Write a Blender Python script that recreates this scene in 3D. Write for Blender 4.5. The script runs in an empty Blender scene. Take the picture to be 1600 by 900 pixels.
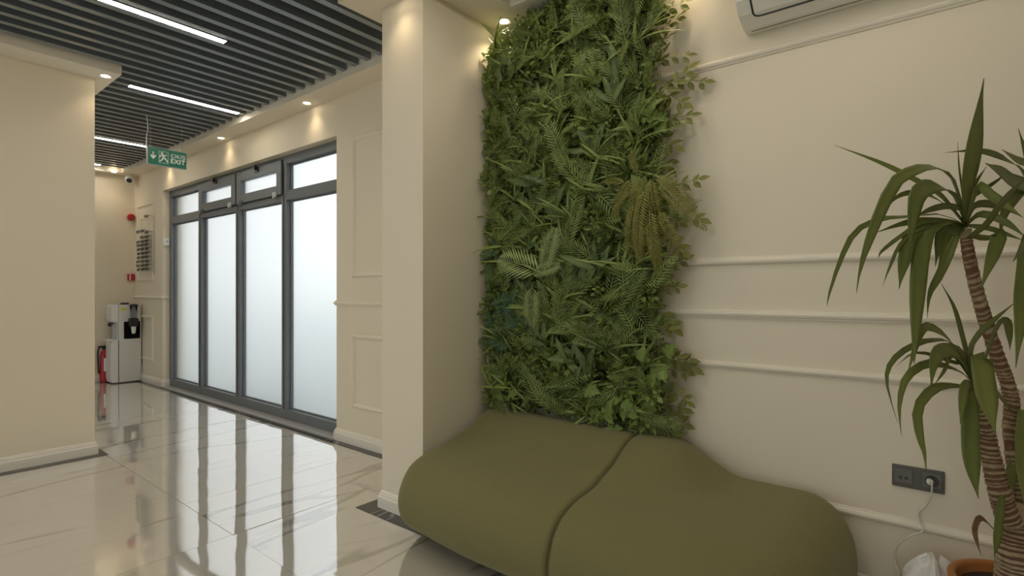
import bpy, math, random
import numpy as np
from mathutils import Vector, Matrix

# ------------------------------------------------------------------ camera
SC = bpy.context.scene
COL = SC.collection
YAW = math.atan(665 / 832.0)
CAMH = 1.2
cam_d = bpy.data.cameras.new('camera')
cam_d.sensor_width = 36.0
cam_d.lens = 36.0 * 832.0 / 1600.0
cam_d.shift_y = 5.0 / 1600.0
cam_d.clip_start = 0.02
cam_d.clip_end = 200
cam = bpy.data.objects.new('camera', cam_d)
cam.location = (0, 0, CAMH)
cam.rotation_euler = (math.pi / 2, 0, YAW)
COL.objects.link(cam)
SC.camera = cam

# ------------------------------------------------------------------ world (overcast sky)
W = bpy.data.worlds.new('sky')
SC.world = W
W.use_nodes = True
bg = W.node_tree.nodes['Background']
bg.inputs['Color'].default_value = (0.955, 0.985, 1.0, 1)
bg.inputs['Strength'].default_value = 1.25

# ------------------------------------------------------------------ exposure
SC.view_settings.view_transform = 'Standard'
SC.view_settings.look = 'None'
SC.view_settings.gamma = 1.0
SC.view_settings.use_curve_mapping = False
SC.view_settings.exposure = 0.06
SC.cycles.max_bounces = 10
SC.cycles.diffuse_bounces = 5
SC.cycles.glossy_bounces = 4
SC.cycles.transmission_bounces = 8
SC.cycles.sample_clamp_indirect = 6.0
SC.cycles.use_denoising = True

STRIP_POWER = 36.0      # radiance of the linear ceiling lamps
SPOT_POWER = 3.8       # watts of each recessed downlight

# ------------------------------------------------------------------ helpers
R = random.Random(7)
CY, SY = math.cos(YAW), math.sin(YAW)


def at(px, py, d):
    """world point seen at a photograph position, at a distance d along the view axis"""
    a = (px - 800) / 832.0
    b = -(py - 455) / 832.0
    return Vector(((CY * a - SY) * d, (SY * a + CY) * d, CAMH + b * d))


class MB:
    def __init__(s):
        s.v = []
        s.f = []
        s.t = None

    def add(s, verts, faces):
        n = len(s.v)
        s.v += [tuple(p) for p in verts]
        s.f += [tuple(i + n for i in f) for f in faces]
        return s

    def box(s, x0, x1, y0, y1, z0, z1):
        return s.add([(x0, y0, z0), (x1, y0, z0), (x1, y1, z0), (x0, y1, z0),
                      (x0, y0, z1), (x1, y0, z1), (x1, y1, z1), (x0, y1, z1)],
                     [(3, 2, 1, 0), (4, 5, 6, 7), (0, 1, 5, 4), (1, 2, 6, 5), (2, 3, 7, 6), (3, 0, 4, 7)])

    def prism_x(s, prof, x0, x1):
        """closed (y, z) profile extruded along x"""
        n = len(prof)
        vs = [(x0, y, z) for y, z in prof] + [(x1, y, z) for y, z in prof]
        fs = [(i, (i + 1) % n, n + (i + 1) % n, n + i) for i in range(n)]
        fs += [tuple(range(n - 1, -1, -1)), tuple(range(n, 2 * n))]
        return s.add(vs, fs)

    def prism(s, poly, origin, ex, ey, ez, th):
        """2-D polygon in the plane (ex, ey), given thickness along ez"""
        o = Vector(origin)
        ex, ey, ez = Vector(ex), Vector(ey), Vector(ez)
        n = len(poly)
        vs = [o + ex * a + ey * b for a, b in poly] + [o + ex * a + ey * b + ez * th for a, b in poly]
        fs = [(i, (i + 1) % n, n + (i + 1) % n, n + i) for i in range(n)]
        fs += [tuple(range(n - 1, -1, -1)), tuple(range(n, 2 * n))]
        return s.add(vs, fs)

    def lathe(s, prof, c=(0, 0, 0), n=24, axis='z'):
        """(radius, height) profile turned round an axis"""
        vs = []
        for r, h in prof:
            for k in range(n):
                a = 2 * math.pi * k / n
                p = (r * math.cos(a), r * math.sin(a), h)
                if axis == 'y':
                    p = (p[0], h, p[1])
                elif axis == 'x':
                    p = (h, p[0], p[1])
                vs.append((c[0] + p[0], c[1] + p[1], c[2] + p[2]))
        fs = []
        for j in range(len(prof) - 1):
            for k in range(n):
                fs.append((j * n + k, j * n + (k + 1) % n, (j + 1) * n + (k + 1) % n, (j + 1) * n + k))
        fs.append(tuple(range(n - 1, -1, -1)))
        fs.append(tuple(range((len(prof) - 1) * n, len(prof) * n)))
        return s.add(vs, fs)

    def tube(s, pts, rad, n=8):
        pts = [Vector(p) for p in pts]
        m = len(pts)
        rads = rad if isinstance(rad, (list, tuple)) else [rad] * m
        vs = []
        up = Vector((0.31, 0.22, 0.92))
        for i in range(m):
            t = (pts[min(i + 1, m - 1)] - pts[max(i - 1, 0)]).normalized()
            a = t.cross(up)
            if a.length < 1e-3:
                a = t.cross(Vector((1, 0, 0)))
            a.normalize()
            b = t.cross(a).normalized()
            for k in range(n):
                w = 2 * math.pi * k / n
                vs.append(pts[i] + (a * math.cos(w) + b * math.sin(w)) * rads[i])
        fs = []
        for j in range(m - 1):
            for k in range(n):
                fs.append((j * n + k, j * n + (k + 1) % n, (j + 1) * n + (k + 1) % n, (j + 1) * n + k))
        fs.append(tuple(range(n - 1, -1, -1)))
        fs.append(tuple(range((m - 1) * n, m * n)))
        return s.add(vs, fs)

    def mesh(s, name):
        me = bpy.data.meshes.new(name)
        me.from_pydata(s.v, [], s.f)
        me.update()
        if s.t is not None:
            a = me.attributes.new('tint', 'FLOAT', 'POINT')
            a.data.foreach_set('value', np.asarray(s.t, dtype=np.float32))
        return me


def link(name, me, mat, parent=None, smooth=False, bevel=0, seg=2):
    o = bpy.data.objects.new(name, me)
    COL.objects.link(o)
    if mat is not None and len(me.materials) == 0:
        me.materials.append(mat)
    if smooth:
        me.polygons.foreach_set('use_smooth', [True] * len(me.polygons))
    if bevel:
        b = o.modifiers.new('bevel', 'BEVEL')
        b.width = bevel
        b.segments = seg
        b.limit_method = 'ANGLE'
        b.angle_limit = math.radians(40)
    if parent is not None:
        o.parent = parent
        o.matrix_parent_inverse = Matrix.Translation(base_of(parent)).inverted()
    return o


def base_of(p):
    # a part of a mesh sits in that mesh's own (world) frame; an Empty is moved to the thing's base
    return p.location.copy() if p.type == 'EMPTY' else Vector((0, 0, 0))


def obj(name, mb, mat, parent=None, smooth=False, bevel=0, seg=2):
    return link(name, mb.mesh(name), mat, parent, smooth, bevel, seg)


def fixn(o):
    """make normals consistent"""
    import bmesh
    bm = bmesh.new()
    bm.from_mesh(o.data)
    bmesh.ops.recalc_face_normals(bm, faces=bm.faces)
    bm.to_mesh(o.data)
    bm.free()
    return o


def tag(o, label, cat=None, group=None, kind=None):
    o['label'] = label
    if cat:
        o['category'] = cat
    if group:
        o['group'] = group
    if kind:
        o['kind'] = kind
    return o


def thing(name, label, cat, loc, group=None, kind=None):
    o = bpy.data.objects.new(name, None)
    COL.objects.link(o)
    o.location = loc
    o.empty_display_size = 0.05
    return tag(o, label, cat, group, kind)


def smoothstep(a, b, x):
    t = min(1, max(0, (x - a) / (b - a)))
    return t * t * (3 - 2 * t)


def spline(pts, n):
    """Catmull-Rom resample of a point list"""
    P = [Vector(p) for p in pts]
    P = [P[0] * 2 - P[1]] + P + [P[-1] * 2 - P[-2]]
    m = len(P) - 3
    out = []
    for k in range(n):
        u = k / (n - 1) * m
        i = min(int(u), m - 1)
        t = u - i
        a, b, c, d = P[i:i + 4]
        out.append(0.5 * ((2 * b) + (c - a) * t + (2 * a - 5 * b + 4 * c - d) * t * t + (3 * b - a - 3 * c + d) * t ** 3))
    return out


# ------------------------------------------------------------------ materials
def mat(name, col, rough=0.5, metal=0.0, spec=None, bump=None, var=None, emit=None, ior=None, coat=None):
    """principled material; var = (scale, amount) gentle colour mottling; bump = (scale, strength, distance)"""
    m = bpy.data.materials.new(name)
    m.use_nodes = True
    nt = m.node_tree
    b = nt.nodes['Principled BSDF']
    b.inputs['Base Color'].default_value = (*col, 1)
    b.inputs['Roughness'].default_value = rough
    b.inputs['Metallic'].default_value = metal
    if spec is not None:
        b.inputs['Specular IOR Level'].default_value = spec
    if ior:
        b.inputs['IOR'].default_value = ior
    if coat:
        b.inputs['Coat Weight'].default_value = coat
    if emit:
        b.inputs['Emission Color'].default_value = (*emit[0], 1)
        b.inputs['Emission Strength'].default_value = emit[1]
    if var or bump:
        tc = nt.nodes.new('ShaderNodeTexCoord')
    if var:
        nz = nt.nodes.new('ShaderNodeTexNoise')
        nz.inputs['Scale'].default_value = var[0]
        nz.inputs['Detail'].default_value = 4
        nt.links.new(tc.outputs['Object'], nz.inputs['Vector'])
        mx = nt.nodes.new('ShaderNodeMix')
        mx.data_type = 'RGBA'
        a = var[1]
        mx.inputs[6].default_value = (*[c * (1 - a) for c in col], 1)
        mx.inputs[7].default_value = (*[min(1, c * (1 + a)) for c in col], 1)
        nt.links.new(nz.outputs['Fac'], mx.inputs[0])
        nt.links.new(mx.outputs[2], b.inputs['Base Color'])
    if bump:
        nz2 = nt.nodes.new('ShaderNodeTexNoise')
        nz2.inputs['Scale'].default_value = bump[0]
        nz2.inputs['Detail'].default_value = 3
        nt.links.new(tc.outputs['Object'], nz2.inputs['Vector'])
        bp = nt.nodes.new('ShaderNodeBump')
        bp.inputs['Strength'].default_value = bump[1]
        bp.inputs['Distance'].default_value = bump[2]
        nt.links.new(nz2.outputs['Fac'], bp.inputs['Height'])
        nt.links.new(bp.outputs['Normal'], b.inputs['Normal'])
    return m


M = {}
M['wall'] = mat('wall_paint', (0.80, 0.715, 0.565), 0.55, spec=0.3, bump=(260, 0.08, 0.002), var=(1.3, 0.02))
M['ceil'] = mat('soffit_paint', (0.84, 0.77, 0.64), 0.7, spec=0.2, var=(1.5, 0.015))
M['plenum'] = mat('plenum_black', (0.008, 0.009, 0.010), 0.9)
M['slat'] = mat('slat_charcoal', (0.145, 0.175, 0.197), 0.34, var=(30, 0.05), ior=2.5)
M['frame'] = mat('anthracite_aluminium', (0.18, 0.195, 0.21), 0.42, spec=0.4, var=(9, 0.06))
M['rubber'] = mat('black_gasket', (0.02, 0.02, 0.02), 0.7)
M['whiteplastic'] = mat('white_plastic', (0.78, 0.77, 0.74), 0.35, var=(8, 0.015))
M['acplastic'] = mat('air_conditioner_plastic', (0.82, 0.79, 0.71), 0.3, var=(5, 0.015))
M['greyplastic'] = mat('light_grey_plastic', (0.60, 0.61, 0.62), 0.35, var=(6, 0.02))
M['whitemetal'] = mat('white_coated_metal', (0.70, 0.70, 0.68), 0.3, var=(6, 0.02))
M['black'] = mat('black_plastic', (0.018, 0.018, 0.02), 0.35, var=(20, 0.1))
M['red'] = mat('red_enamel', (0.45, 0.02, 0.03), 0.3, var=(12, 0.06))
M['yellow'] = mat('yellow_sticker', (0.72, 0.62, 0.05), 0.5, var=(30, 0.05))
M['signgreen'] = mat('sign_green', (0.005, 0.17, 0.105), 0.35, var=(14, 0.05))
M['signwhite'] = mat('sign_white', (0.85, 0.87, 0.84), 0.4, var=(20, 0.02))
M['metal'] = mat('brushed_metal', (0.55, 0.55, 0.54), 0.3, metal=1.0, var=(30, 0.05))
M['outlet'] = mat('outlet_graphite', (0.105, 0.10, 0.085), 0.5, metal=0.0, var=(40, 0.05))
M['outlet_in'] = mat('outlet_insert', (0.14, 0.135, 0.118), 0.5, metal=0.0, var=(40, 0.05))
M['cord'] = mat('white_cable', (0.70, 0.67, 0.60), 0.45, var=(25, 0.04))
M['bag'] = mat('white_polythene', (0.78, 0.76, 0.71), 0.35, bump=(28, 0.5, 0.01), var=(9, 0.04))
M['pot'] = mat('terracotta_plastic', (0.42, 0.155, 0.035), 0.42, var=(14, 0.08))
M['soil'] = mat('dark_soil', (0.05, 0.03, 0.018), 0.95, bump=(70, 1.0, 0.02), var=(40, 0.4))
M['sill'] = mat('grey_stone_sill', (0.42, 0.41, 0.40), 0.3, bump=(60, 0.3, 0.003), var=(25, 0.22))
M['pavement'] = mat('outdoor_concrete', (0.56, 0.60, 0.60), 0.9, var=(0.4, 0.1))
M['lens'] = mat('lamp_lens', (0.9, 0.85, 0.75), 0.4, emit=((1.0, 0.82, 0.56), 18.0))
M['strip'] = mat('lamp_diffuser', (0.9, 0.9, 0.9), 0.4, emit=((1.0, 0.915, 0.77), STRIP_POWER))
M['dry'] = mat('dry_leaf', (0.20, 0.105, 0.05), 0.8, bump=(60, 0.6, 0.01), var=(45, 0.55))


def glass_mat(name, rough, tint=(0.96, 0.985, 0.98)):
    m = bpy.data.materials.new(name)
    m.use_nodes = True
    b = m.node_tree.nodes['Principled BSDF']
    b.inputs['Base Color'].default_value = (*tint, 1)
    b.inputs['Roughness'].default_value = rough
    b.inputs['Transmission Weight'].default_value = 1.0
    b.inputs['IOR'].default_value = 1.2
    return m


M['frosted'] = glass_mat('frosted_glass', 0.42)
M['clearplastic'] = glass_mat('clear_plastic', 0.12, (0.9, 0.93, 0.95))


def clear_pane():
    m = bpy.data.materials.new('clear_fill_glass')  # clear glass of the added glazing behind the camera
    m.use_nodes = True
    nt = m.node_tree
    tr = nt.nodes.new('ShaderNodeBsdfTransparent')
    tr.inputs['Color'].default_value = (0.95, 0.97, 0.96, 1)
    gl = nt.nodes.new('ShaderNodeBsdfGlossy')
    gl.inputs['Roughness'].default_value = 0.02
    fr = nt.nodes.new('ShaderNodeFresnel')
    fr.inputs['IOR'].default_value = 1.3
    ms = nt.nodes.new('ShaderNodeMixShader')
    nt.links.new(fr.outputs[0], ms.inputs[0])
    nt.links.new(tr.outputs[0], ms.inputs[1])
    nt.links.new(gl.outputs[0], ms.inputs[2])
    nt.links.new(ms.outputs[0], nt.nodes['Material Output'].inputs['Surface'])
    return m


M['clearpane'] = clear_pane()


def marble(name, base, vein, scale, dark=False):
    m = bpy.data.materials.new(name)
    m.use_nodes = True
    nt = m.node_tree
    N, L = nt.nodes.new, nt.links.new
    b = nt.nodes['Principled BSDF']
    tc = N('ShaderNodeTexCoord')
    oi = N('ShaderNodeObjectInfo')
    ml = N('ShaderNodeMath'); ml.operation = 'MULTIPLY'; ml.inputs[1].default_value = 37.0
    L(oi.outputs['Random'], ml.inputs[0])
    cb = N('ShaderNodeCombineXYZ')
    L(ml.outputs[0], cb.inputs[0]); L(ml.outputs[0], cb.inputs[2])
    ad = N('ShaderNodeVectorMath'); ad.operation = 'ADD'
    L(tc.outputs['Object'], ad.inputs[0]); L(cb.outputs[0], ad.inputs[1])
    mp = N('ShaderNodeMapping')
    mp.inputs['Rotation'].default_value = (0, 0, math.radians(-24))
    mp.inputs['Scale'].default_value = (1.5 * scale, 0.33 * scale, 1)
    L(ad.outputs[0], mp.inputs['Vector'])

    def band(sc, det, dist, w, seed):
        nz = N('ShaderNodeTexNoise')
        nz.inputs['Scale'].default_value = sc
        nz.inputs['Detail'].default_value = det
        nz.inputs['Roughness'].default_value = 0.55
        nz.inputs['Distortion'].default_value = dist
        off = N('ShaderNodeVectorMath'); off.operation = 'ADD'; off.inputs[1].default_value = (seed, seed * 2, seed)
        L(mp.outputs[0], off.inputs[0]); L(off.outputs[0], nz.inputs['Vector'])
        sb = N('ShaderNodeMath'); sb.operation = 'SUBTRACT'; sb.inputs[1].default_value = 0.5
        L(nz.outputs['Fac'], sb.inputs[0])
        ab = N('ShaderNodeMath'); ab.operation = 'ABSOLUTE'
        L(sb.outputs[0], ab.inputs[0])
        mr = N('ShaderNodeMapRange'); mr.interpolation_type = 'SMOOTHSTEP'
        mr.inputs['From Min'].default_value = 0.0
        mr.inputs['From Max'].default_value = w
        mr.inputs['To Min'].default_value = 1.0
        mr.inputs['To Max'].default_value = 0.0
        L(ab.outputs[0], mr.inputs['Value'])
        return mr.outputs[0]
    v1 = band(0.62, 3, 0.25, 0.0085, 3.1)
    v2 = band(1.3, 3, 0.4, 0.007, 23.7)
    msk = N('ShaderNodeTexNoise'); msk.inputs['Scale'].default_value = 2.4
    L(ad.outputs[0], msk.inputs['Vector'])
    mm = N('ShaderNodeMapRange'); mm.inputs['From Min'].default_value = 0.45; mm.inputs['From Max'].default_value = 0.62
    L(msk.outputs['Fac'], mm.inputs['Value'])
    p2 = N('ShaderNodeMath'); p2.operation = 'MULTIPLY'
    L(v2, p2.inputs[0]); L(mm.outputs[0], p2.inputs[1])
    p2b = N('ShaderNodeMath'); p2b.operation = 'MULTIPLY'; p2b.inputs[1].default_value = 0.4
    L(p2.outputs[0], p2b.inputs[0])
    mxv = N('ShaderNodeMath'); mxv.operation = 'MAXIMUM'
    L(v1, mxv.inputs[0]); L(p2b.outputs[0], mxv.inputs[1])
    cl = N('ShaderNodeTexNoise'); cl.inputs['Scale'].default_value = 1.7; cl.inputs['Detail'].default_value = 5
    L(mp.outputs[0], cl.inputs['Vector'])
    m1 = N('ShaderNodeMix'); m1.data_type = 'RGBA'
    m1.inputs[6].default_value = (*[c * 0.93 for c in base], 1)
    m1.inputs[7].default_value = (*[min(1, c * 1.05) for c in base], 1)
    L(cl.outputs['Fac'], m1.inputs[0])
    m2 = N('ShaderNodeMix'); m2.data_type = 'RGBA'
    m2.inputs[7].default_value = (*vein, 1)
    L(mxv.outputs[0], m2.inputs[0]); L(m1.outputs[2], m2.inputs[6])
    L(m2.outputs[2], b.inputs['Base Color'])
    b.inputs['Roughness'].default_value = 0.035
    b.inputs['IOR'].default_value = 4.2 if not dark else 1.6
    # polished but faintly wavy
    wv = N('ShaderNodeTexNoise'); wv.inputs['Scale'].default_value = 3.2; wv.inputs['Detail'].default_value = 1
    L(ad.outputs[0], wv.inputs['Vector'])
    bp = N('ShaderNodeBump'); bp.inputs['Strength'].default_value = 0.15; bp.inputs['Distance'].default_value = 0.01
    L(wv.outputs['Fac'], bp.inputs['Height'])
    L(bp.outputs['Normal'], b.inputs['Normal'])
    if not dark:
        b.inputs['Coat Weight'].default_value = 1.0
        b.inputs['Coat Roughness'].default_value = 0.03
        b.inputs['Coat IOR'].default_value = 1.7
        L(bp.outputs['Normal'], b.inputs['Coat Normal'])
    return m


M['marble'] = marble('white_marble', (0.66, 0.62, 0.55), (0.32, 0.29, 0.24), 0.9)
M['darkmarble'] = marble('dark_marble', (0.045, 0.043, 0.042), (0.25, 0.24, 0.22), 2.5, True)
M['grout'] = mat('grout', (0.36, 0.34, 0.31), 0.8, var=(20, 0.1))


def fabric(name, col):
    m = bpy.data.materials.new(name)
    m.use_nodes = True
    nt = m.node_tree
    N, L = nt.nodes.new, nt.links.new
    b = nt.nodes['Principled BSDF']
    b.inputs['Roughness'].default_value = 0.92
    b.inputs['Specular IOR Level'].default_value = 0.15
    b.inputs['Sheen Weight'].default_value = 0.25
    b.inputs['Sheen Roughness'].default_value = 0.5
    b.inputs['Sheen Tint'].default_value = (0.8, 0.8, 0.6, 1)
    tc = N('ShaderNodeTexCoord')
    nz = N('ShaderNodeTexNoise'); nz.inputs['Scale'].default_value = 220; nz.inputs['Detail'].default_value = 2
    L(tc.outputs['Object'], nz.inputs['Vector'])
    mx = N('ShaderNodeMix'); mx.data_type = 'RGBA'
    mx.inputs[6].default_value = (*[c * 0.8 for c in col], 1)
    mx.inputs[7].default_value = (*[c * 1.2 for c in col], 1)
    L(nz.outputs['Fac'], mx.inputs[0]); L(mx.outputs[2], b.inputs['Base Color'])
    bp = N('ShaderNodeBump'); bp.inputs['Strength'].default_value = 0.25; bp.inputs['Distance'].default_value = 0.002
    L(nz.outputs['Fac'], bp.inputs['Height']); L(bp.outputs['Normal'], b.inputs['Normal'])
    return m


M['olive'] = fabric('olive_bench_fabric', (0.188, 0.170, 0.072))
M['olive_dark'] = fabric('olive_piping', (0.10, 0.09, 0.045))


def leafmat(name, dark, light, rough=0.45, trans=0.25):
    m = bpy.data.materials.new(name)
    m.use_nodes = True
    nt = m.node_tree
    N, L = nt.nodes.new, nt.links.new
    b = nt.nodes['Principled BSDF']
    b.inputs['Roughness'].default_value = rough
    b.inputs['Specular IOR Level'].default_value = 0.35
    at_ = N('ShaderNodeAttribute'); at_.attribute_name = 'tint'
    oi = N('ShaderNodeObjectInfo')
    s = N('ShaderNodeMath'); s.operation = 'MULTIPLY_ADD'; s.inputs[1].default_value = 0.45
    L(oi.outputs['Random'], s.inputs[0]); L(at_.outputs['Fac'], s.inputs[2])
    tc = N('ShaderNodeTexCoord')
    nz = N('ShaderNodeTexNoise'); nz.inputs['Scale'].default_value = 35; nz.inputs['Detail'].default_value = 3
    L(tc.outputs['Object'], nz.inputs['Vector'])
    s2 = N('ShaderNodeMath'); s2.operation = 'MULTIPLY_ADD'; s2.inputs[1].default_value = 0.3
    L(nz.outputs['Fac'], s2.inputs[0]); L(s.outputs[0], s2.inputs[2])
    mr = N('ShaderNodeMapRange'); mr.inputs['From Min'].default_value = 0.1; mr.inputs['From Max'].default_value = 1.35
    L(s2.outputs[0], mr.inputs['Value'])
    mx = N('ShaderNodeMix'); mx.data_type = 'RGBA'
    mx.inputs[6].default_value = (*dark, 1); mx.inputs[7].default_value = (*light, 1)
    L(mr.outputs[0], mx.inputs[0]); L(mx.outputs[2], b.inputs['Base Color'])
    tr = N('ShaderNodeBsdfTranslucent')
    L(mx.outputs[2], tr.inputs['Color'])
    ms = N('ShaderNodeMixShader'); ms.inputs[0].default_value = trans
    L(b.outputs[0], ms.inputs[1]); L(tr.outputs[0], ms.inputs[2])
    L(ms.outputs[0], nt.nodes['Material Output'].inputs['Surface'])
    return m


M['leaf_box'] = leafmat('boxwood_leaf', (0.038, 0.064, 0.016), (0.32, 0.39, 0.105))
M['leaf_fern'] = leafmat('fern_leaf', (0.034, 0.062, 0.018), (0.29, 0.36, 0.10))
M['leaf_lance'] = leafmat('broad_leaf', (0.036, 0.066, 0.024), (0.20, 0.27, 0.09), 0.45)
M['leaf_ivy'] = leafmat('ivy_leaf', (0.080, 0.135, 0.026), (0.28, 0.37, 0.095))
M['leaf_palm'] = leafmat('palm_leaf', (0.22, 0.28, 0.10), (0.46, 0.52, 0.22))
M['leaf_teal'] = leafmat('blue_green_fern', (0.034, 0.080, 0.045), (0.15, 0.25, 0.13))
M['leaf_yellow'] = leafmat('yellow_fern', (0.15, 0.15, 0.03), (0.34, 0.31, 0.085))
M['leaf_sprig'] = leafmat('sprig_leaf', (0.05, 0.06, 0.022), (0.30, 0.31, 0.085))
M['backing'] = mat('dark_green_backing', (0.008, 0.016, 0.006), 0.9, var=(40, 0.3))
M['yucca'] = leafmat('yucca_leaf', (0.065, 0.088, 0.024), (0.24, 0.27, 0.07), 0.4, 0.15)


def barkmat():
    m = bpy.data.materials.new('yucca_bark')
    m.use_nodes = True
    nt = m.node_tree
    N, L = nt.nodes.new, nt.links.new
    b = nt.nodes['Principled BSDF']
    b.inputs['Roughness'].default_value = 0.85
    a = N('ShaderNodeAttribute'); a.attribute_name = 'tint'
    tc = N('ShaderNodeTexCoord')
    nz = N('ShaderNodeTexNoise'); nz.inputs['Scale'].default_value = 60; nz.inputs['Detail'].default_value = 4
    L(tc.outputs['Object'], nz.inputs['Vector'])
    s = N('ShaderNodeMath'); s.operation = 'MULTIPLY_ADD'; s.inputs[1].default_value = 0.9
    L(nz.outputs['Fac'], s.inputs[0]); L(a.outputs['Fac'], s.inputs[2])
    mr = N('ShaderNodeMapRange'); mr.inputs['From Min'].default_value = 0.55; mr.inputs['From Max'].default_value = 1.1
    L(s.outputs[0], mr.inputs['Value'])
    mx = N('ShaderNodeMix'); mx.data_type = 'RGBA'
    mx.inputs[6].default_value = (0.15, 0.075, 0.040, 1); mx.inputs[7].default_value = (0.40, 0.32, 0.19, 1)
    L(mr.outputs[0], mx.inputs[0]); L(mx.outputs[2], b.inputs['Base Color'])
    return m


M['bark'] = barkmat()

# ------------------------------------------------------------------ the room shell
XF = -8.64            # far wall
XR = 1.90             # wall beyond the plant
YW = 2.48             # window / bench wall
YB = -3.40            # wall behind the photographer
ZS = 2.765            # underside of the soffits
ZL = 2.815            # underside of the slats
ZC = 3.05             # slab above
WX0, WX1, WZ = -7.585, -3.80, 2.46   # window opening
YF = 2.555            # front of the window frame


def struct(name, mb, m, label, cat='wall', bevel=0):
    o = obj(name, mb, m, bevel=bevel)
    return tag(o, label, cat, kind='structure')


wall_back = struct('wall_back', MB().box(XF - .2, WX0, YW, YW + .25, 0, ZC).box(WX1, XR + .2, YW, YW + .25, 0, ZC)
                   .box(WX0, WX1, YW, YW + .25, WZ, ZC), M['wall'], 'long cream wall with glazed shopfront and panel mouldings')
wall_far = struct('wall_far', MB().box(XF - .2, XF, YB, YW, 0, ZC), M['wall'], 'cream end wall behind the water dispenser')
VX0, VX1, VZ0, VZ1 = -7.6, 1.5, 0.10, 2.70
wall_front = struct('wall_front', MB().box(XF - .2, VX0, YB - .2, YB, 0, ZC).box(VX1, XR + .2, YB - .2, YB, 0, ZC)
                    .box(VX0, VX1, YB - .2, YB, VZ1, ZC).box(VX0, VX1, YB - .2, YB, 0, VZ0), M['wall'], 'cream wall behind the photographer with an added opening for daylight')
fill_glazing = thing('added_glazing', 'added unseen glazing with dark frame letting in daylight behind the photographer', 'window', ((VX0 + VX1) / 2, YB - .1, VZ0), kind='structure')  # added glazing out of view, supplies frontal daylight to the room
nb = 7
for i in range(nb + 1):
    x = VX0 + (VX1 - VX0) * i / nb
    obj('mullion', MB().box(max(VX0, x - .03), min(VX1, x + .03), YB - .13, YB - .06, VZ0, VZ1), M['frame'], fill_glazing)
    if i < nb:
        obj('pane', MB().box(x + .03, x + (VX1 - VX0) / nb - .03, YB - .10, YB - .094, VZ0 + .05, VZ1 - .05), M['clearpane'], fill_glazing)
obj('frame_head', MB().box(VX0, VX1, YB - .128, YB - .062, VZ1 - .05, VZ1), M['frame'], fill_glazing)
obj('frame_bottom', MB().box(VX0, VX1, YB - .128, YB - .062, VZ0, VZ0 + .05), M['frame'], fill_glazing)
wall_right = struct('wall_right', MB().box(XR, XR + .2, YB, YW, 0, ZC), M['wall'], 'plain cream wall past the potted plant')
CX0, CX1, CY0, CY1 = -5.55, -4.85, -0.5, 1.145
wall_left = struct('wall_left', MB().box(CX0, CX1, CY0, CY1, 0, ZC), M['wall'], 'wide cream column with white skirting at the left')
PX0, PX1, PY0 = -2.412, -2.078, 1.862
wall_pillar = struct('wall_pillar', MB().box(PX0, PX1, PY0, YW, 0, ZC), M['wall'], 'cream pillar between the window and the plant wall')

# ceiling: slab, soffits, slats
ceiling = struct('ceiling', MB().box(XF - .2, XR + .2, YB - .2, YW + .25, ZC, ZC + .1), M['plenum'],
                 'dark slatted ceiling with cream soffits round the edge', 'ceiling')
SO = 2.285
obj('soffit', MB().box(XF, XR, SO, YW, ZS, ZC), M['ceil'], ceiling)
obj('soffit', MB().box(XF, XF + .16, YB, SO, ZS, ZC), M['ceil'], ceiling)
obj('soffit', MB().box(XF + .16, XR, YB, YB + .2, ZS, ZC), M['ceil'], ceiling)
obj('soffit', MB().box(XR - .2, XR, YB + .2, SO, ZS, ZC), M['ceil'], ceiling)
LX1, LY1 = -4.607, 1.245
obj('soffit', MB().box(CX0 - .24, LX1, CY0 - .1, LY1, ZS, ZC), M['ceil'], ceiling)
QX0, QX1, QY0 = -2.545, -1.835, 1.669
obj('soffit', MB().box(QX0, QX1, QY0, SO, ZS, ZC), M['ceil'], ceiling)

strips = [  # x, y0, y1, label
    (-3.607, 0.20, 1.533, 'bright linear ceiling lamp running off the top left of the picture'),
    (-4.960, 1.39, 2.225, 'bright linear ceiling lamp meeting the soffit above the exit sign'),
    (-6.900, 1.00, 2.10, 'bright linear ceiling lamp ending behind the exit sign'),
    (-8.360, 1.70, 2.03, 'short lit end of the farthest linear ceiling lamp'),
    (-2.250, -1.10, 0.20, 'linear ceiling lamp over the corridor before the pillar'),
    (-0.850, -0.60, 0.70, 'linear ceiling lamp over the floor before the bench'),
    (-3.607, -2.60, -1.30, 'linear ceiling lamp at the rear left of the room'),
    (-0.140, 0.95, 2.00, 'added unseen linear lamp brightening the wall before the air conditioner'),  # added lamp out of view, brightens the right side of the room
    (-1.420, 0.95, 2.00, 'added unseen linear lamp brightening the bench before the plant wall'),  # added lamp out of view, lifts the light on bench and leaves
    (-0.850, -2.60, -1.30, 'linear ceiling lamp at the rear right of the room'),
]
slat_mesh = {}


def slat(x, y0, y1):
    key = (round(y0, 3), round(y1, 3))
    if key not in slat_mesh:
        slat_mesh[key] = MB().box(-.0235, .0235, y0, y1, ZL, ZL + .10).mesh('slat')
    o = link('slat', slat_mesh[key], M['slat'], ceiling)
    o.location = (x, 0, 0)


k = -31
while True:
    x = -2.966 - 0.1424 * k
    k += 1
    if x > XR - .24:
        continue
    if x < XF + .19:
        break
    segs = [(YB + .2, SO)]
    if CX0 - .26 < x < LX1 + .02:
        segs = [(YB + .2, CY0 - .1), (LY1, SO)]
    elif QX0 - .02 < x < QX1 + .02:
        segs = [(YB + .2, QY0)]
    for sx, sy0, sy1, _ in strips:
        if abs(sx - x) < 0.048:
            out = []
            for a, b_ in segs:
                if sy0 < b_ and sy1 > a:
                    if sy0 - a > .05:
                        out.append((a, sy0 - .004))
                    if b_ - sy1 > .05:
                        out.append((sy1 + .004, b_))
                else:
                    out.append((a, b_))
            segs = out
    for a, b_ in segs:
        slat(x, a, b_)

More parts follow.
